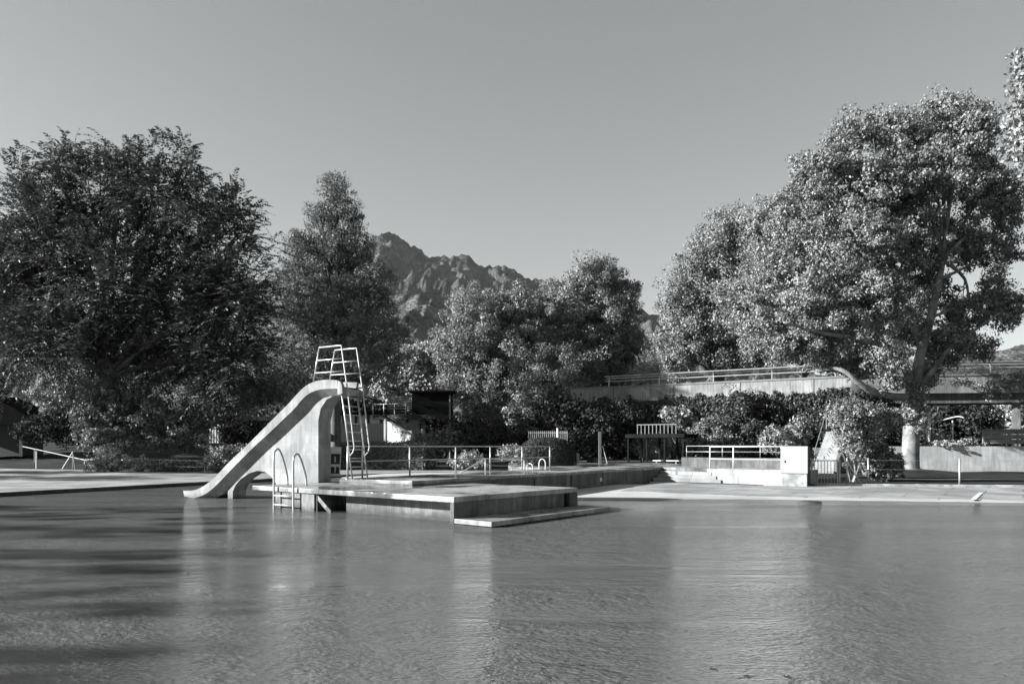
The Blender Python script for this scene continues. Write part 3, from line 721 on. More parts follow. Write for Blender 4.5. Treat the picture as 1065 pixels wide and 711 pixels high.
# terrace house behind the ladder
q = D(385,464,76); q.z = .3
hs = thing('terrace_house', 'bright white rendered building with raised walkway and outside stair behind the ladder', 'building', q)
def hpt(px, py, dy=0, Y=76): return D(px, py, Y+dy)
def panel(name, pts, d, m, parent=hs, **kw): return MB().prism(pts, d).build(name, M[m], parent, **kw)
def qd(x0, y0, x1, y1, Y0, Y1): return [D(x0,y1,Y0), D(x1,y1,Y1), D(x1,y0,Y1), D(x0,y0,Y0)]
# walls run away to the left so that they catch the sun
wa = D(318,464,80); wb = D(402,464,74.5); dd = (wb-wa); dd.z = 0; wn = V(dd.y,-dd.x,0).normalized()*-1
wn = V(-dd.y, dd.x, 0).normalized()
def wallp(t0, t1, z0, z1, off=0, th=.3): 
    a = wa+dd*t0; b = wa+dd*t1
    return MB().slab([a+wn*off, b+wn*off, b+wn*(off+th), a+wn*(off+th)], z0, z1)
wallp(0,1.35,.2,4.15).build('wall', M['wall2'], hs)
wallp(0,1.35,5.05,5.3,-.4,5).build('roof', M['roofm'], hs)
for k in range(9):
    t = .02+k*.15
    wallp(t, t+.02, 4.15, 5.05).build('mullion', M['dark'], hs)
wallp(0,1.35,4.16,5.04,.12,.1).build('window', M['white'], hs)
# walkway and rail
wk0 = D(388,432,73); wk1 = D(452,434,70)
hs2 = thing('raised_walkway', 'dark raised walkway on round columns joining the white building', 'walkway', V(wk0.x,wk0.y,.2))
def seg2(a, b, z0, z1, w, m, name, par):
    t = (b-a); t.z = 0; t.normalize(); n_ = V(-t.y,t.x,0)
    return MB().slab([V(a.x,a.y,0), V(b.x,b.y,0), V(b.x,b.y,0)+n_*w, V(a.x,a.y,0)+n_*w], z0, z1).build(name, M[m], par)
seg2(wk0, wk1, 4.45, 4.85, 2.5, 'dark', 'deck', hs2)
for xp in (402, 440): 
    p = D(xp,464,72.4); MB().tube([V(p.x,p.y,.1), V(p.x,p.y,4.5)], .26 if xp==402 else .2, 12).build('column', M['wood'] , hs2, smooth=True)
for f in (0,.18,.36,.54):
    p = wk0.lerp(wk1,f); MB().tube([V(p.x,p.y,4.85), V(p.x,p.y,5.9)], .04, 6).build('post', M['steel'], hs2)
MB().tube([V(wk0.x,wk0.y,5.9), V(wk0.lerp(wk1,.54).x, wk0.lerp(wk1,.54).y,5.9)], .04, 6).build('handrail', M['steel'], hs2)
# lit stair parapet beneath
sp_ = thing('stone_stair', 'bright outside stair parapet sloping down to the right under the walkway', 'stairs', D(412,464,71))
sa0, sa1 = D(403,438,72), D(427,452,69.5); sbt0, sbt1 = V(sa0.x,sa0.y,.2), V(sa1.x,sa1.y,.2)
MB().prism([sbt0, sbt1, sa1, sa0], V(.3,.25,0)).build('parapet', M['wall2'], sp_)
MB().tube([sa0+V(0,0,.5), sa1+V(0,0,.5)], .05, 6).build('handrail', M['dark'], sp_)
# slatted panel and dark box building
lp = thing('louvre_screen', 'white horizontal-slat screen above the walkway', 'screen', D(418,428,79))
for k in range(6):
    a = D(404,413+k*2.4,80); b = D(430,413+k*2.4,77.5); MB().tube([a,b], .09, 4).build('slat', M['wood'], lp)
for xp,Yp in ((405,80),(429,77.6)): MB().tube([D(xp,411,Yp), D(xp,432,Yp)], .06, 6).build('post', M['wood'], lp)
db = thing('flat_roof_hut', 'dark flat-roofed timber hut on the walkway level behind the ladder', 'hut', D(449,430,72))
c_ = D(450,431,73.5); house_box(db, 'wall', c_, 3.7, 2.5, 2.1, (1,0), 'roofm'); house_box(db, 'roof', c_+V(0,0,2.1), 4.4, 3.1, .14, (1,0), 'roofm')
tag(MB().tube([D(468,464,68.5)-V(0,0,1.5), D(468,411,68.5)], .09, 6).build('pole', M['wood'], None, D(468,464,68.5)), 'grey timber pole at the corner of the dark flat-roofed hut', 'pole')

# pavilion in the middle right
pv = D(688,464,52.5); pv.z = .15
pa = thing('garden_pavilion', 'small dark open shelter with slim posts and a white picket balustrade on its roof', 'shelter', pv)
house_box(pa, 'roof', pv+V(0,0,2.3), 4.3, 2.6, .26, ax, 'roofm')
for sx_ in (-2.0,-.6,.7,2.0):
    for sy_ in (-1.1,1.1): MB().box(pv+AX*sx_+NX*sy_, .12,.12,2.31,ax).build('post', M['roofm'], pa)
mb = MB()
for k in range(11): mb.box(pv+AX*(-1.3+k*.28)+NX*1.1+V(0,0,2.57), .05,.05,.60,ax)
mb.box(pv+AX*.1+NX*1.1+V(0,0,3.17), 2.9,.07,.06,ax); mb.build('balustrade', M['boardw'], pa)
tb = thing('picnic_table', 'pale table under the dark open shelter', 'table', pv+V(.4,-.2,0))
MB().box(pv+V(.4,-.2,.70), 1.9,.85,.06,ax).build('tabletop', M['wht2'], tb)
for a_ in (-.7,.7):
    for b_ in (-.3,.3): MB().tube([pv+V(.4,-.2,0)+AX*a_*1.15+NX*b_, pv+V(.4,-.2,.70)+AX*a_+NX*b_], .03, 6).build('leg', M['wht2'], tb)
def chair(p, rz, label, m='dark'):
    t = thing('garden_chair', label, 'chair', p, 'chairs by the shelter table')
    MB().box(p+V(0,0,.42), .45,.45,.04).build('seat', M[m], t, bevel=.01)
    MB().box(p+V(0,.22,.5), .45,.04,.42).build('backrest', M[m], t, bevel=.01)
    for a_ in (-.2,.2):
        for b_ in (-.2,.2): MB().tube([p+V(a_,b_,0), p+V(a_,b_,.42)], .018, 6).build('leg', M[m], t)
    t.rotation_euler = (0,0,rz); return t
chair(pv+V(-1.0,.3,0), 1.2, 'dark garden chair left of the pale shelter table')
chair(pv+V(1.9,-.6,0), -1.4, 'dark garden chair right of the pale shelter table')

# far fence strip with pickets behind hedge dome
pf2 = thing('picket_fence', 'short white picket fence glimpsed above the clipped domed hedge', 'fence', D(570,464,54))
a, b = D(550,452,55), D(590,452,53.5)
mb = MB()
for k in range(20): p = a.lerp(b,k/19); mb.tube([p-V(0,0,1.2), p+V(0,0,.28)], .035, 4)
mb.build('picket', M['boardw'], pf2); MB().tube([a+V(0,0,.15), b+V(0,0,.15)], .03, 4).build('rail', M['gatem'], pf2)
tag(MB().tube([D(580,483,50), D(580,445,50)], .07, 8).build('pole', M['wht2'], None, D(580,483,50)), 'pale pole rising behind the clipped domed hedge', 'pole')
# closed sun umbrella pole, litter bin
ps = thing('parasol_post', 'tall grey square post with a slanting brace left of the shelter', 'post', V(5.3,46,.81))
p = D(624,481,48); MB().box(V(p.x,p.y,.5), .16,.16,2.3).build('post', M['boardw'], ps)
MB().tube([V(p.x+.16,p.y,1.9), V(p.x+.5,p.y-.1,.6)], .035, 6).build('brace', M['steel'], ps)
bn0 = D(598.5,484,45); bn0.z = .81
tag_bin = thing('litter_bin', 'small ribbed grey litter bin right of the clipped domed hedge', 'bin', bn0)
mb = MB(); mb.tube([bn0, bn0+V(0,0,.62)], .21, 14, .24)
mb.build('body', M['wood'], tag_bin); MB().tube([bn0+V(0,0,.62), bn0+V(0,0,.68)], .25, 14, .2).build('lid', M['dark'], tag_bin)

# bicycles
def bicycle(p, rz, label):
    t = thing('bicycle', label, 'bicycle', p, 'bicycles parked by the hedge')
    for dx in (-.52,.52):
        ring = [p+V(dx+math.cos(a)*.33, 0, .34+math.sin(a)*.33) for a in [i*math.pi/10 for i in range(21)]]
        wq = MB().tube(ring, .024, 6, cap=False).build('wheel', M['blackm'], t)
        mb = MB()
        for i in range(8): mb.tube([p+V(dx,0,.34), p+V(dx+math.cos(i*math.pi/4)*.32,0,.34+math.sin(i*math.pi/4)*.32)], .004, 4)
        mb.build('spokes', M['steel'], wq)
    mb = MB()
    P_ = {k: p+V(*v) for k, v in dict(r=(-.52,0,.34), f=(.52,0,.34), b=(-.08,0,.3), s=(-.2,0,.8), h=(.36,0,.82), t=(.33,0,.95)).items()}
    for a_, b_ in ('rb','rs','bs','bh','sh','hf','ht'): mb.tube([P_[a_],P_[b_]], .018, 6)
    mb.build('frame', M['white'], t)
    MB().box(p+V(-.22,0,.83), .25,.12,.05).build('saddle', M['blackm'], t)
    MB().tube([p+V(.36,-.28,.98), p+V(.34,0,.96), p+V(.36,.28,.98)], .014, 6).build('handlebar', M['steel'], t)
    t.rotation_euler = (0,0,rz)
bicycle(V(-5.75,55.2,.16), 1.15, 'dark bicycle parked head-on by the long hedge, left of the two')
bicycle(V(-4.35,55.6,.16), 1.3, 'dark bicycle parked beside the pale flowering shrub, right of the two')

# left fence behind the deck
fpx = [(88,489.2),(126,490),(166,490.6),(216,491.5),(255,492)]
pts = [Wz(x,y,.158) for x,y in fpx]
rail('deck_fence', 'low thin-barred steel fence in front of the shrubs on the left deck', pts, top=.78, mid=.38, r=.018, cat='fence')
for i,(x,y) in enumerate(fpx[2:4]):
    pass
tag(MB().tube([Wz(38,487,.158), Wz(38,487,.158)+V(0,0,1.35)], .055, 8).build('post', M['white'], None, Wz(38,487,.158)), 'single white post on the left deck in front of the dark lawn', 'post')
gh = thing('sloping_handrail', 'long pale handrail sloping down the dark lawn on the left', 'handrail', D(20,470,62))
a, b = D(12,461.5,68), D(90,478.5,56)
MB().tube([a,b], .035, 8).build('handrail', M['gatem'], gh)
for f in (.02,.35,.98): 
    p = a.lerp(b,f); MB().tube([p, V(p.x,p.y,.2)], .035, 6).build('post', M['gatem'], gh)
tr = thing('trestle', 'small A-shaped steel trestle at the back of the left deck', 'trestle', Wz(73,487.6,.158))
p = Wz(73,487.6,.158); t_ = p+V(.2,0,1.3)
for dx, dy in ((-.6,0),(.35,.0),(-.1,.5)): MB().tube([p+V(dx,dy,0), t_], .03, 6).build('leg', M['gatem'], tr)
rn_ = thing('handrail', 'short steel diagonal handrail left of the slide foot', 'handrail', Wz(216,491.4,.158))
p = Wz(213,491.4,.158); MB().tube([p, p+V(0,0,1.25), p+V(.95,-.3,.25)], .03, 6).build('bar', M['gatem'], rn_)

# ================================================================== PLANTS
g = RNG
# feathery tree, left
Y = 56.5
lob = [PL(95,205,62,48,Y,2),PL(160,200,55,45,Y),PL(40,240,52,52,Y),PL(215,245,45,42,Y,-1),PL(120,290,100,72,Y),PL(15,320,60,80,Y,1),PL(205,330,80,62,Y),PL(246,305,32,42,Y,-2),PL(235,380,58,42,Y,-1),PL(60,355,70,40,Y,-2),PL(150,375,60,35,Y,2)]
lob = [(a,b,c,d,e_*.72,f) for a,b,c,d,e_,f in lob] + [PL(58,170,16,12,Y),PL(128,165,18,14,Y),PL(190,168,18,12,Y),PL(20,190,16,14,Y),PL(245,215,18,12,Y),PL(258,248,16,12,Y)]
tree('feathery_tree', 'very large dark tree with drooping feathery twigs over the left shrubs', V(-30.2,56.5,.6), D(112,392,56.5), .62, lob, 'frond', M['lf_feather'], n_clump=2100, fr=5, flen=2.1, leaf=.30, shell=.2, per=20, wd=.34, twig=6, droop=.42, up=.75, jit=.14)
lob = [PL(-25,285,50,60,73),PL(-40,360,60,60,73),PL(-5,330,30,45,73)]
tree('dark_tree', 'dense near-black tree cut by the left edge of the picture', V(-51.7,73,1.5), D(-25,400,73), .45, lob, 'leaf', M['lf_dark'], n_clump=520, per=60, cr=1.2, leaf=.4)
# swamp-cypress-like cone
Y = 66
lob = [PL(350,203,17,26,Y),PL(333,222,16,16,Y),PL(362,228,20,20,Y),PL(345,252,34,28,Y),PL(372,262,22,22,Y),PL(312,262,20,26,Y),PL(350,292,50,28,Y),PL(392,290,20,20,Y,-1),PL(305,305,30,32,Y,1),PL(352,335,64,32,Y),PL(398,345,30,24,Y,-2),PL(385,315,30,22,Y,1),PL(318,325,36,26,Y,-1),PL(350,378,72,30,Y),PL(300,385,40,32,Y,2),PL(405,378,22,18,Y,-2)]
tree('cypress_tree', 'tall pointed conifer with tufted foliage behind the slide', D(350,464,66)-V(0,0,1.5), D(350,400,66), .55, lob, 'leaf', M['lf_con'], n_clump=2000, per=60, cr=.65, leaf=.22, shell=.3, aspect=.35)
# middle trees
Y = 77
lob = [PL(500,325,38,28,Y),PL(478,358,30,30,Y,-1),PL(545,322,34,28,Y,1),PL(522,350,50,40,Y),PL(490,395,36,34,Y),PL(545,400,50,48,Y,-2),PL(585,400,42,45,Y,-2),PL(575,350,35,30,Y,1),PL(520,432,40,18,Y)]
tree('maple_tree', 'round broadleaf tree in the middle, dark below and bright on its left side', V(-.2,77,.2), D(530,425,77), .42, lob, 'leaf', M['lf_plane'], n_clump=1150, per=115, cr=.85, leaf=.21, shell=.3)
Y = 81
lob = [PL(620,295,34,26,Y),PL(598,318,40,30,Y),PL(645,320,24,30,Y),PL(620,348,50,38,Y),PL(655,362,16,26,Y),PL(600,375,50,38,Y,-1),PL(640,390,36,25,Y)]
tree('broadleaf_tree', 'taller broadleaf tree just right of the round middle tree', V(8.8,81,.2), D(618,415,81), .45, lob, 'leaf', M['lf_plane'], n_clump=1200, per=115, cr=.9, leaf=.22, shell=.3)
# right back trees
Y = 92
lob = [PL(752,245,28,26,Y),PL(735,280,34,30,Y),PL(708,315,24,24,Y),PL(765,300,48,40,Y),PL(722,345,36,30,Y),PL(775,350,55,38,Y),PL(705,375,22,16,Y)]
tree('lime_tree', 'tall broadleaf tree behind the left part of the footbridge', V(25.4,92,.2), D(750,400,92), .45, lob, 'leaf', M['lf_plane'], n_clump=1400, per=110, cr=1.1, leaf=.26, shell=.3)
Y = 64
lob = [PL(800,235,30,28,Y),PL(815,275,40,40,Y),PL(790,310,40,36,Y),PL(850,300,50,45,Y),PL(825,350,60,32,Y),PL(880,340,50,40,Y)]
tree('sycamore_tree', 'broadleaf tree between the plane tree crown and the footbridge', V(24.6,64,.2), D(835,395,64), .4, lob, 'leaf', M['lf_plane'], n_clump=950, per=100, cr=.8, leaf=.2, shell=.3)
# big plane tree
Y = 44.5
lob = [PL(882,145,26,24,Y),PL(930,138,34,26,Y),PL(978,122,32,28,Y),PL(1012,140,26,32,Y,-1),PL(852,180,30,30,Y),PL(900,190,52,42,Y),PL(962,185,52,46,Y),PL(1025,195,32,32,Y),PL(1048,222,16,18,Y),
       PL(832,225,36,34,Y),PL(880,250,52,42,Y,-2),PL(940,250,46,42,Y,1),PL(1005,250,34,26,Y,1),PL(815,282,36,32,Y),PL(860,310,48,36,Y,-2),PL(915,318,44,34,Y,-2),PL(1040,300,22,20,Y),PL(1008,322,32,20,Y,1),PL(1045,330,18,14,Y),
       PL(800,330,34,26,Y),PL(840,355,44,22,Y,-1),PL(985,350,36,16,Y),PL(925,372,22,18,Y,-2),PL(895,385,30,14,Y,1),
       PL(960,300,26,26,Y,2.5),PL(945,345,30,26,Y,2.5),PL(975,372,26,14,Y,2),PL(1015,362,22,12,Y,1),PL(1035,262,26,22,Y,1.5),PL(930,400,16,9,Y,-1.5),PL(965,395,14,10,Y,2),PL(868,378,30,10,Y,1),PL(1050,205,16,16,Y),PL(1052,318,16,12,Y)]
bt_ = thing('plane_tree', 'huge plane tree with pale left-lit trunk on the right lawn', 'tree', V(23.4,44.5,.4))
mb = MB()
def limb(pts, r0, r1, n=10): mb.tube(smoothpath([D(x,y,44.5+dy) for x,y,dy in pts],5), r0, n, r1)
tp_ = smoothpath([D(946,495,44.5),D(946,486,44.5),D(947,470,44.5),D(948,440,44.5),D(949,415,44.5),D(950,395,44.5)],4)
rr = [.95,.84,.72,.62,.56,.53,.51,.49,.48,.47,.46,.45,.44,.43,.42,.41,.40,.39,.39,.38,.38]
mb.tube(tp_, rr[:len(tp_)], 16)
limb([(951,410,0),(957,370,0),(968,330,0),(977,290,.3),(983,250,.5),(988,200,.8),(990,150,1)], .33, .05)
limb([(950,405,0),(940,380,-.5),(925,362,-1.2),(890,352,-2),(850,345,-2.5),(815,335,-3)], .26, .05)
limb([(951,405,0),(968,388,-.3),(985,365,-.6),(1010,346,-1),(1040,325,-1.2)], .2, .04)
limb([(960,360,0),(942,320,.8),(930,280,1.4),(918,230,1.8),(905,180,2)], .24, .04)
limb([(930,280,1.4),(900,250,.5),(868,235,-.5),(845,225,-1)], .13, .03)
limb([(977,290,.3),(1000,280,.2),(1030,262,0)], .12, .03)
limb([(968,330,0),(1000,318,.5),(1035,305,.2)], .10, .03)
limb([(925,362,-1.2),(900,330,-2.2),(880,300,-2.5),(860,262,-3)], .12, .03)
branches(mb, D(980,270,44.8), .28, [lob[i] for i in (1,2,3,6,7,12,17)], twig=2)
branches(mb, D(930,290,45.8), .26, [lob[i] for i in (0,4,5,9,10,11,14,15)], twig=2)
mb.build('trunk', M['plane'], bt_, smooth=True)
mb = MB(); mb.tube(smoothpath([D(948,412,44.5), D(930,412,43.6), D(908,407,43.2), D(892,397,43), D(880,387,43), D(868,383.5,43.2), D(850,386,43.5)],5), .22, 10, .09)
mb.build('lower_bough', M['plane'], bt_, smooth=True)
crown('crown', M['lf_plane'], lob, 2500, 92, .52, .155, bt_, shell=.25)
# ivy on trunk
lobi = [(23.45+random.uniform(-.1,.1), 44.0, z, .62,.55,.6) for z in (3.2,3.9,4.6,5.2)]
lobi += [PL(955,449,8,6,44.0,-.6)]
iv = thing('ivy', 'clump of ivy leaves wrapped round the plane tree trunk', 'climbing plant', V(23.4,43.9,2.8)); crown('foliage', M['lf_plane'], lobi, 60, 40, .3, .15, iv, shell=.7)
# off-frame tree on the right reaching in
lob = [PL(1078,75,22,22,34),PL(1085,120,30,34,34),PL(1075,150,18,20,34),PL(1120,90,45,45,34),PL(1130,160,50,40,34),PL(1150,220,50,40,34)]
tree('poplar_tree', 'leafy tree whose crown only just reaches in at the upper right edge', V(28.5,34,.3), D(1130,300,34), .3, lob, 'leaf', M['lf_plane'], n_clump=500, per=60, cr=.6, leaf=.22)

# light tree far behind, left of middle
lob = [PL(430,380,22,20,92),PL(446,372,12,16,92),PL(440,398,28,18,92),PL(412,400,20,14,92)]
tree('ash_tree', 'pale distant tree below the mountain left of the round middle tree', V(-12,92,.2), D(425,405,92), .35, lob, 'leaf', M['lf_light'], n_clump=420, per=50, cr=1.1, leaf=.38)
# willow-like plume
lob = [PL(676,386,10,12,64), PL(672,398,12,8,64)]
t = thing('pampas_grass', 'pale feathery plume of tall grass above the footbridge', 'plant', D(676,408,64))
frond_crown('foliage', M['lf_light'], lob, 60, 4, 1.2, .35, t, shell=.2, droop=.15, up=1.6, per=12, wd=.18)
def shrub(name, label, outl, Y, m, nc, per, cr, leaf, group=None, **kw):
    L_ = [PL(*o_, Y) for o_ in outl]; xs_ = sum(l[0] for l in L_)/len(L_); zb_ = min(l[2]-l[5] for l in L_)
    return bush(name, label, V(xs_, Y, max(.1, zb_)), L_, M[m], nc, per, cr, leaf, group, **kw)
# left shrubs
shrub('rhododendron', 'big rounded shrub under the feathery tree, bright on its upper left', [(110,430,32,26),(140,440,50,28),(180,445,38,24),(95,450,18,16)], 56, 'lf_mid', 380, 60, .55, .22)
shrub('pale_shrub', 'pale leafy shrub filling the gap left of the big rounded shrub', [(85,402,32,22),(60,412,25,18),(105,410,20,18),(70,432,18,14)], 66, 'lf_light', 260, 50, .7, .24)
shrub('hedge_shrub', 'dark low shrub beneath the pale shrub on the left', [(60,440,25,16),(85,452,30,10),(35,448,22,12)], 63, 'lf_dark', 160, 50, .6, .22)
shrub('flowering_shrub', 'light spiky shrub pushing through the left deck fence', [(120,480,28,9),(112,472,14,8),(145,484,18,6),(100,486,12,5)], 50.5, 'lf_light', 130, 30, .35, .17)
shrub('low_shrub', 'low mid-grey shrub along the middle of the deck fence', [(185,484,18,6),(165,487,14,5),(200,486,14,5)], 50.5, 'lf_mid', 90, 30, .3, .16)
shrub('leafy_shrub', 'rounded leafy shrub at the right end of the deck fence beside the slide', [(238,474,18,10),(225,482,14,8),(255,478,14,12)], 49, 'lf_mid', 150, 40, .35, .17)
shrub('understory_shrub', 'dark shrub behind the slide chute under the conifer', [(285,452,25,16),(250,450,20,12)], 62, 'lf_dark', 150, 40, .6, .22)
shrub('light_bush', 'bright feathery bush behind the top of the slide chute', [(268,408,20,16),(300,402,22,16),(255,400,14,14)], 61, 'lf_light', 200, 40, .55, .24)
# hedges
def hedge(name, label, a, b, h0, h1, w, m='lf_hedge', leaf=.12, dens=90, group=None):
    a = Vector(a); b = Vector(b); t = (b-a); t.z = 0; Ln = t.length; t.normalize(); s_ = V(-t.y,t.x,0)
    r = thing(name, label, 'hedge', V(*(a.lerp(b,.5)).xy, h0), group)
    hh = h1-h0
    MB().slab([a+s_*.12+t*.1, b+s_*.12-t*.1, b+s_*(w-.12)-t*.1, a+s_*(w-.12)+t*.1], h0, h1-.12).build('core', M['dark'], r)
    area = Ln*hh*2+Ln*w+w*hh*2; n = int(area*dens)
    al = g.random(n)*Ln; f = g.random(n); per = 2*hh+w; q = f*per
    off = np.where(q < hh, 0, np.where(q < hh+w, q-hh, w)); z = np.where(q < hh, q, np.where(q < hh+w, hh, per-q))
    ends = g.random(n) < (2*w*hh/area)
    off = np.where(ends, g.random(n)*w, off); z = np.where(ends, g.random(n)*hh, z); al = np.where(ends, np.round(g.random(n))*Ln, al)
    pos = np.array(a)[None]*np.array([[1,1,0]]) + np.outer(al, np.array(t)) + np.outer(off, np.array(s_)); pos[:,2] += h0+z
    pos += g.normal(size=(n,3))*.06
    pos[:,2] += .05*np.sin(al*2.3)
    leaf_mesh('foliage', M[m], pos, g.normal(size=(n,3)), g.normal(size=(n,3))+np.array([[0,-.4,.5]]), leaf*g.uniform(.7,1.3,n), leaf*.6, r)
    return r
hedge('clipped_hedge', 'long dark clipped hedge behind the terrace railing', D(352,489,58), D(440,489,54), .15, 2.1, 1.5, 'lf_mid', .16, 100)
shrub('round_shrub', 'bushy shrub growing above the right end of the long clipped hedge', [(448,462,22,15),(470,458,16,11)], 57, 'lf_mid', 150, 45, .4, .17)
shrub('pale_flowers', 'low pale flowering shrub beside the bicycles', [(478,481,12,6),(492,476,14,8),(500,482,14,5),(535,472,20,8)], 53.5, 'lf_light', 120, 30, .3, .14)
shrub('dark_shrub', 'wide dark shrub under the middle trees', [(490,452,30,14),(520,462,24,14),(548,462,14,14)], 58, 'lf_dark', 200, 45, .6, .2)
# domed clipped hedge
dm = thing('domed_hedge', 'smooth clipped domed hedge at the back of the terrace', 'hedge', D(569,484,41.5))
c_ = D(569,484,41.5); R1, R2, R3 = 1.58, 1.3, 1.52
n = 17000; d0 = rdir(n, g); d0[:,2] = np.abs(d0[:,2]); sq = lambda a, p: np.sign(a)*np.abs(a)**p
dd_ = np.stack([sq(d0[:,0],.75), sq(d0[:,1],.75), d0[:,2]**.62], 1)
pos = np.array(c_)[None] + dd_*np.array([[R1,R2,R3]]) + g.normal(size=(n,3))*.018
leaf_mesh('foliage', M['lf_hedge'], pos, g.normal(size=(n,3)), d0+g.normal(size=(n,3))*.35, .085*g.uniform(.7,1.3,n), .05, dm)
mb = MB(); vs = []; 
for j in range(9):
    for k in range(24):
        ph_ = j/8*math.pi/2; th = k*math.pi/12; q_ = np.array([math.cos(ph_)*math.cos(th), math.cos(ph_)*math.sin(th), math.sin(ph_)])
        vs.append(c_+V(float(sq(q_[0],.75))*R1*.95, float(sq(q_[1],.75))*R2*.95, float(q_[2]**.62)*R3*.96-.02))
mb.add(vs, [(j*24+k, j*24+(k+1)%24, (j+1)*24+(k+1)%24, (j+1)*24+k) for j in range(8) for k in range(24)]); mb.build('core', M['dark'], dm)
# dark understory behind plaza
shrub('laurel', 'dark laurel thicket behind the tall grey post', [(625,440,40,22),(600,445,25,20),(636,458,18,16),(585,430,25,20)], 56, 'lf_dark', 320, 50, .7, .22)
shrub('bright_bush', 'bright round bush behind the shelter roof', [(702,433,16,9),(714,440,10,9),(690,464,28,12),(672,462,12,12),(708,465,12,12)], 56, 'lf_light', 260, 45, .5, .22)
shrub('camellia', 'dark glossy shrub right of the shelter', [(740,455,24,22),(732,472,16,12),(760,460,24,20)], 53, 'lf_mid', 260, 45, .5, .18)
shrub('leafy_thicket', 'dark leafy thicket below the middle of the footbridge', [(785,440,32,24),(800,455,24,18),(770,425,26,16)], 53, 'lf_vine', 280, 45, .55, .19)
shrub('laurel_bush', 'bright-leaved bush directly behind the white cabinet', [(812,458,20,13),(830,450,10,14),(800,462,10,7),(836,474,6,12)], 38.5, 'lf_plane', 190, 45, .36, .14)
# tall multi-stem shrub
sh = thing('tall_shrub', 'tall vase-shaped shrub with several pale stems behind the wire fence', 'shrub', V(14.95,35.8,.2))
base = D(888,502,35.8); mb = MB()
for tx, ty in ((868,455),(880,430),(892,425),(905,440),(918,445),(875,470),(912,425)):
    mb.tube(smoothpath([base+V(random.uniform(-.25,.25),random.uniform(-.15,.15),-.1), D((888+tx)/2+random.uniform(-4,4), (495+ty)/2, 35.8), D(tx,ty,35.8+random.uniform(-.5,.5))],4), .035, 6, .012)
mb.build('stem', M['plane'], sh, smooth=True)
lob = [PL(880,440,16,22,35.8),PL(895,428,20,14,35.8),PL(905,450,16,20,35.8),PL(870,430,10,14,35.8),PL(922,436,18,14,36.5),PL(884,465,14,16,35.5)]
crown('foliage', M['lf_plane'], lob, 260, 42, .33, .15, sh, shell=.3, aspect=.4)
shrub('round_bush', 'dense round bush with upright leaves in front of the plane tree trunk', [(917,486,18,16),(908,480,12,12),(926,481,12,12),(918,472,12,8)], 36.5, 'lf_mid', 320, 42, .2, .13, stems=3, shell=.5)
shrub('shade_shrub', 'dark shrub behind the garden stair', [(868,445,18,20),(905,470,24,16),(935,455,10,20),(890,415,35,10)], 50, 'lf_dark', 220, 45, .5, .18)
# kiosk surroundings
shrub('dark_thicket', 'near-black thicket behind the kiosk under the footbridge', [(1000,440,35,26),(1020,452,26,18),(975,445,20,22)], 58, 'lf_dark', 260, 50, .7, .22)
shrub('silver_bush', 'light silvery bush at the right edge above the timber screen', [(1050,440,22,22),(1075,435,22,28)], 57, 'lf_light', 180, 50, .6, .22)
shrub('ground_plants', 'small pale plants along the top edge of the pale wall', [(985,462,16,3.5),(1012,462,14,3),(1005,458,8,3)], 46.9, 'lf_light', 60, 20, .16, .12)
# vine on the bridge
vn = thing('climbing_vine', 'thick climbing vine hanging from the footbridge parapet', 'climbing plant', B0+bd*6)
from mathutils import noise as mnoise
N_ = 34000; al = g.random(N_)*(BL+.5)-.8
top_ = np.array([5.15+.45*mnoise.noise(Vector((a*.55,0,4)))+.35*mnoise.noise(Vector((a*2.1,3,4))) for a in al])
z = top_ - np.abs(g.normal(size=N_))*.95 + .12*g.normal(size=N_)
k_ = g.integers(0, 90, 5200); sx0 = g.random(90)*(BL)-.6; sh_ = g.uniform(.25,.85,90); tt = g.random(5200)     # upright shoots
al = np.concatenate([al, sx0[k_]+.05*g.normal(size=5200)+.25*tt*np.sin(k_)]); z = np.concatenate([z, 5.0+sh_[k_]*tt])
keep = z > 2.4; al, z = al[keep], z[keep]; n = len(al)
pos = np.array(B0)[None] + np.outer(al, np.array(bd)) + np.outer(-.22+g.normal(size=n)*.22*np.clip(6.4-z,.25,1.2), np.array(bn)); pos[:,2] = z
leaf_mesh('foliage', M['lf_vine'], pos, g.normal(size=(n,3))+np.array([[0,0,-1.2]]), g.normal(size=(n,3))*.6+np.array([[-.5,-.8,.3]]), .21*g.uniform(.6,1.3,n), .12, vn)
N_ = 24000; al = g.random(N_)*(BL+1)-.5; z = 1.0+g.random(N_)*4; n = N_
pos = np.array(B0)[None] + np.outer(al, np.array(bd)) + np.outer(1.4+g.normal(size=n)*.7, np.array(bn)); pos[:,2] = z
leaf_mesh('inner_foliage', M['lf_dark'], pos, g.normal(size=(n,3)), g.normal(size=(n,3)), .3*g.uniform(.6,1.3,n), .2, vn)
shrub('trailing_shrub', 'leafy shrub trailing over the right part of the footbridge parapet', [(1000,397,14,4),(1034,402,18,6),(1058,395,14,6),(1035,411,12,3)], 48.6, 'lf_plane', 75, 26, .32, .15, stems=3)
# far tree belt closing the view (reads as one mass)
N_ = 120000; bx = g.uniform(-95, 110, N_); by = 98+g.normal(size=N_)*3+np.abs(bx)*.05; hh = 7.5+1.6*np.sin(bx*.21)+1.2*np.sin(bx*.47+1)+.8*np.sin(bx*1.3)
bz = .2+g.random(N_)**.8*hh
pos = np.stack([bx,by,bz],1)
o = leaf_mesh('far_wood', M['lf_dark'], pos, g.normal(size=(N_,3)), g.normal(size=(N_,3))+np.array([[-.3,-.3,.4]]), .55*g.uniform(.6,1.3,N_), .4, None); o['kind'] = 'stuff'
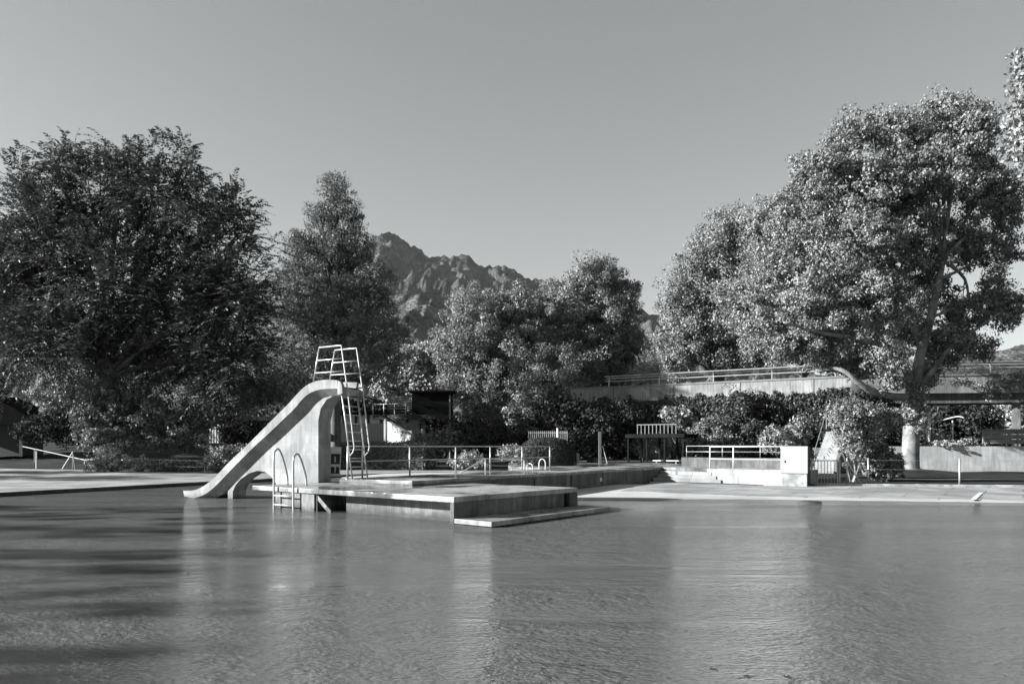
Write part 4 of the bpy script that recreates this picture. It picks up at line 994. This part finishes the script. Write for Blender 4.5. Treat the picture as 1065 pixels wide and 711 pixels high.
# trees left of the frame (they shade the near water)
for i,(x_,y_,hh_) in enumerate(((-57,44.5,13.5),(-60,36,14.5),(-38,5,12.5),(-41,14,11.5),(-37,18.5,7.5),(-44,9.5,13.0))):
    lob = [(x_+random.uniform(-2,2), y_+random.uniform(-3.5,3.5), hh_*f, 2.4+random.random()*1.4, 2.2+random.random()*1.6, .7) for f in (.3,.42,.55,.68,.8,.93) for _ in (0,1)]
    tree('garden_tree', ['garden tree beyond the left edge, level with the back of the deck','tallest garden tree beyond the left edge, level with the terrace','garden tree beyond the left edge, nearest the camera','garden tree beyond the left edge, between its two nearest neighbours','lowest garden tree beyond the left edge, level with the platform','slender garden tree beyond the left edge, standing behind its two nearest neighbours'][i],
         V(x_,y_,.15), V(x_,y_,hh_*.3), .3, lob, 'leaf', M['lf_mid'], n_clump=(170 if x_ < -50 else 75), per=26, cr=.75, leaf=.42, group='trees beyond the left edge')
# floating leaves
fl_px = [(345,618),(115,611),(196,588),(232,566),(603,691),(820,704),(742,696),(777,715-12),(806,606),(900,617),(4,636),(408,622),(412,633),(147,600)]
for i,(x_,y_) in enumerate(fl_px):
    p = Wz(x_,y_,.004); r_ = random.uniform(.03,.06); an = random.uniform(0,3)
    vs = [p+V(math.cos(an+k)*r_*(1 if j%2 else .45), math.sin(an+k)*r_*(1 if j%2 else .45), .004*(j%2)+.004) for j,k in enumerate([i_*math.pi/5 for i_ in range(10)])]
    o = MB().add(vs+[p+V(0,0,.002)], [(j,(j+1)%10,10) for j in range(10)]).build('fallen_leaf', M['deadleaf'], None, p)
    tag(o, 'small dark fallen leaf floating on the pool water', 'leaf', 'fallen leaves on the water')

# ================================================================== MOUNTAINS
def fine0(a, b): return 0
def ridge(name, prof, Y, depth, m, amp, seedx, base=-5, nxs=260, nys=60, back=0):
    px_ = np.array([p[0] for p in prof], float); py_ = np.array([p[1] for p in prof], float)
    from mathutils import noise
    vs = []
    xs_ = np.linspace(px_[0], px_[-1], nxs)
    for j in range(nys+1):
        f = j/nys                                # 0 at the foot (near), 1 at the ridge
        Yc = Y - depth*(1-f)
        for x in xs_:
            zr = (HY-np.interp(x, px_, py_))*Y/F + H
            X_ = (x-CX)*Y/F
            s_ = f**1.25
            nz = noise.fractal(Vector((X_/(depth*.16)+seedx, Yc/(depth*.30), 0)), 1.0, 2.0, 6)
            rdg = 1-abs(noise.noise(Vector((X_/(depth*.11)+seedx*2, Yc/(depth*.7), 3))))*2
            fine = noise.fractal(Vector((X_/(depth*.03), Yc/(depth*.04), seedx)), 1.0, 2.0, 4)
            zr += (fine0(X_, Yc)*F/Y*0) + (noise.fractal(Vector((X_/(depth*.02), 0, seedx)), 1.0, 2.0, 4))*(3.6 if name=='mountain' else 2.0)*Y/F
            z = zr*s_ + amp*zr*(nz*.8+rdg*.45)*math.sin(math.pi*min(1,f))**.8*.9 + fine*amp*zr*.5*(.12+math.sin(math.pi*f))
            vs.append((X_, Yc, max(z, base) if f > 0 else base))
    for x in xs_: vs.append(((x-CX)*Y/F, Y+depth*.5, base))
    n_ = nxs; mb = MB(); mb.add(vs, [(j*n_+i, j*n_+i+1, (j+1)*n_+i+1, (j+1)*n_+i) for j in range(nys+1) for i in range(n_-1)])
    return struct(mb.build(name, m, smooth=True))
def hillmat(name, base, sc, rock=0):
    m = mat(name, base, .95, .75, sc, 1.0, sc*3, spec=.05, stain=.6, stscale=sc*.6)
    for n_ in m.node_tree.nodes:
        if n_.type == 'BUMP': n_.inputs['Distance'].default_value = 22
    return m
ridge('mountain', [(150,330),(250,300),(330,268),(375,256),(398,244),(408,242.5),(420,249),(433,257),(441,265),(452,268),(462,266),(472,267),(480,263.5),(488,265),(493,272),(500,277),(512,275.5),(524,277),(535,282),(548,289),(556,291),(566,290),(578,291.5),(592,297),(615,304),(640,311),(665,321),(690,333),(720,350),(780,372),(850,390)],
      3200, 1500, hillmat('mountain_rock', .07, .018), .17, 3.1, nxs=420, nys=110)
ridge('hill', [(250,345),(330,322),(380,311),(405,307),(425,306),(440,308),(455,313),(468,322),(482,338),(505,352),(540,368),(600,395),(650,425)], 1500, 800, hillmat('wooded_hill', .13, .03), .10, 8.2, nys=40)
ridge('far_hill', [(900,382),(950,372),(1000,367),(1030,366.5),(1045,364),(1056,360),(1068,357),(1090,350),(1140,338),(1250,330)], 2300, 900, hillmat('far_hill_wood', .10, .02), .08, 1.2, nys=30, nxs=120)
ridge('vineyard_slope', [(960,386),(1000,376),(1030,374),(1065,373),(1150,372),(1250,372)], 420, 260, hillmat('vineyard', .09, .25), .04, 5.2, nys=24, nxs=100)

# ================================================================== LIGHT, SKY, CAMERA
sc = bpy.context.scene
el = math.radians(19.5); sx_, sy_ = -.993, -.12
sun = bpy.data.lights.new('sun', 'SUN'); sun.energy = 5.0; sun.angle = math.radians(.55); sun.color = (.975, 1, 1.0)
so = bpy.data.objects.new('sun', sun); C.objects.link(so)
dvec = V(sx_*math.cos(el), sy_*math.cos(el), math.sin(el)); so.rotation_euler = dvec.to_track_quat('Z','Y').to_euler(); so.location = (0,0,50)
w = bpy.data.worlds.new('World'); sc.world = w; w.use_nodes = True; nt = w.node_tree; N = nt.nodes; L = nt.links
bg = N['Background']; sky = N.new('ShaderNodeTexSky'); sky.sky_type = 'NISHITA'; sky.sun_disc = False; sky.sun_elevation = el
sky.sun_rotation = math.atan2(sx_, sy_); sky.air_density = 1.0; sky.dust_density = .4; sky.ozone_density = 1.0
# black and white film behind a yellow-orange filter: red and green only
sep = N.new('ShaderNodeSeparateColor'); L.new(sky.outputs[0], sep.inputs[0])
a_ = N.new('ShaderNodeMath'); a_.operation = 'MULTIPLY'; a_.inputs[1].default_value = .62; L.new(sep.outputs['Red'], a_.inputs[0])
b_ = N.new('ShaderNodeMath'); b_.operation = 'MULTIPLY_ADD'; b_.inputs[1].default_value = .38; L.new(sep.outputs['Green'], b_.inputs[0]); L.new(a_.outputs[0], b_.inputs[2])
pw = N.new('ShaderNodeMath'); pw.operation = 'POWER'; pw.inputs[1].default_value = .74; L.new(b_.outputs[0], pw.inputs[0])
pk = N.new('ShaderNodeMath'); pk.operation = 'MULTIPLY'; pk.inputs[1].default_value = 1.36; L.new(pw.outputs[0], pk.inputs[0]); b_ = pk      # softer film response to the sky
cmb = N.new('ShaderNodeCombineColor')
for ch, k in (('Red',.955),('Green',1.0),('Blue',1.005)):
    q_ = N.new('ShaderNodeMath'); q_.operation = 'MULTIPLY'; q_.inputs[1].default_value = k; L.new(b_.outputs[0], q_.inputs[0]); L.new(q_.outputs[0], cmb.inputs[ch])
L.new(cmb.outputs[0], bg.inputs['Color']); bg.inputs['Strength'].default_value = .052

# haze
hz = MB().slab([(-3600,-60),(3600,-60),(3600,4200),(-3600,4200)], -6.5, 1200).build('haze', M['dark'])
hz['kind'] = 'stuff'
hm = bpy.data.materials.new('haze_air'); hm.use_nodes = True; hn = hm.node_tree; hn.nodes.clear()
ho = hn.nodes.new('ShaderNodeOutputMaterial'); pvn = hn.nodes.new('ShaderNodeVolumePrincipled')
pvn.inputs['Color'].default_value = (.9,.9,.9,1); pvn.inputs['Density'].default_value = .000016; pvn.inputs['Anisotropy'].default_value = .2
hn.links.new(pvn.outputs[0], ho.inputs['Volume']); hz.data.materials.clear(); hz.data.materials.append(hm)
for o_ in bpy.data.objects:                       # ground must stay inside the haze box below
    pass

cam = bpy.data.cameras.new('camera'); co = bpy.data.objects.new('camera', cam); C.objects.link(co)
co.location = (0,0,H); co.rotation_euler = (math.radians(90),0,0)
cam.sensor_width = 36; cam.lens = F/1065*36; cam.shift_y = (HY-355.5)/1065; cam.clip_end = 20000; cam.clip_start = .05
sc.camera = co
sc.view_settings.view_transform = 'Standard'; sc.view_settings.look = 'None'; sc.view_settings.exposure = 1.85; sc.view_settings.gamma = 1
sc.cycles.use_denoising = True
sc.cycles.max_bounces = 6; sc.cycles.transparent_max_bounces = 8; sc.cycles.volume_bounces = 0
sc.cycles.sample_clamp_indirect = 4
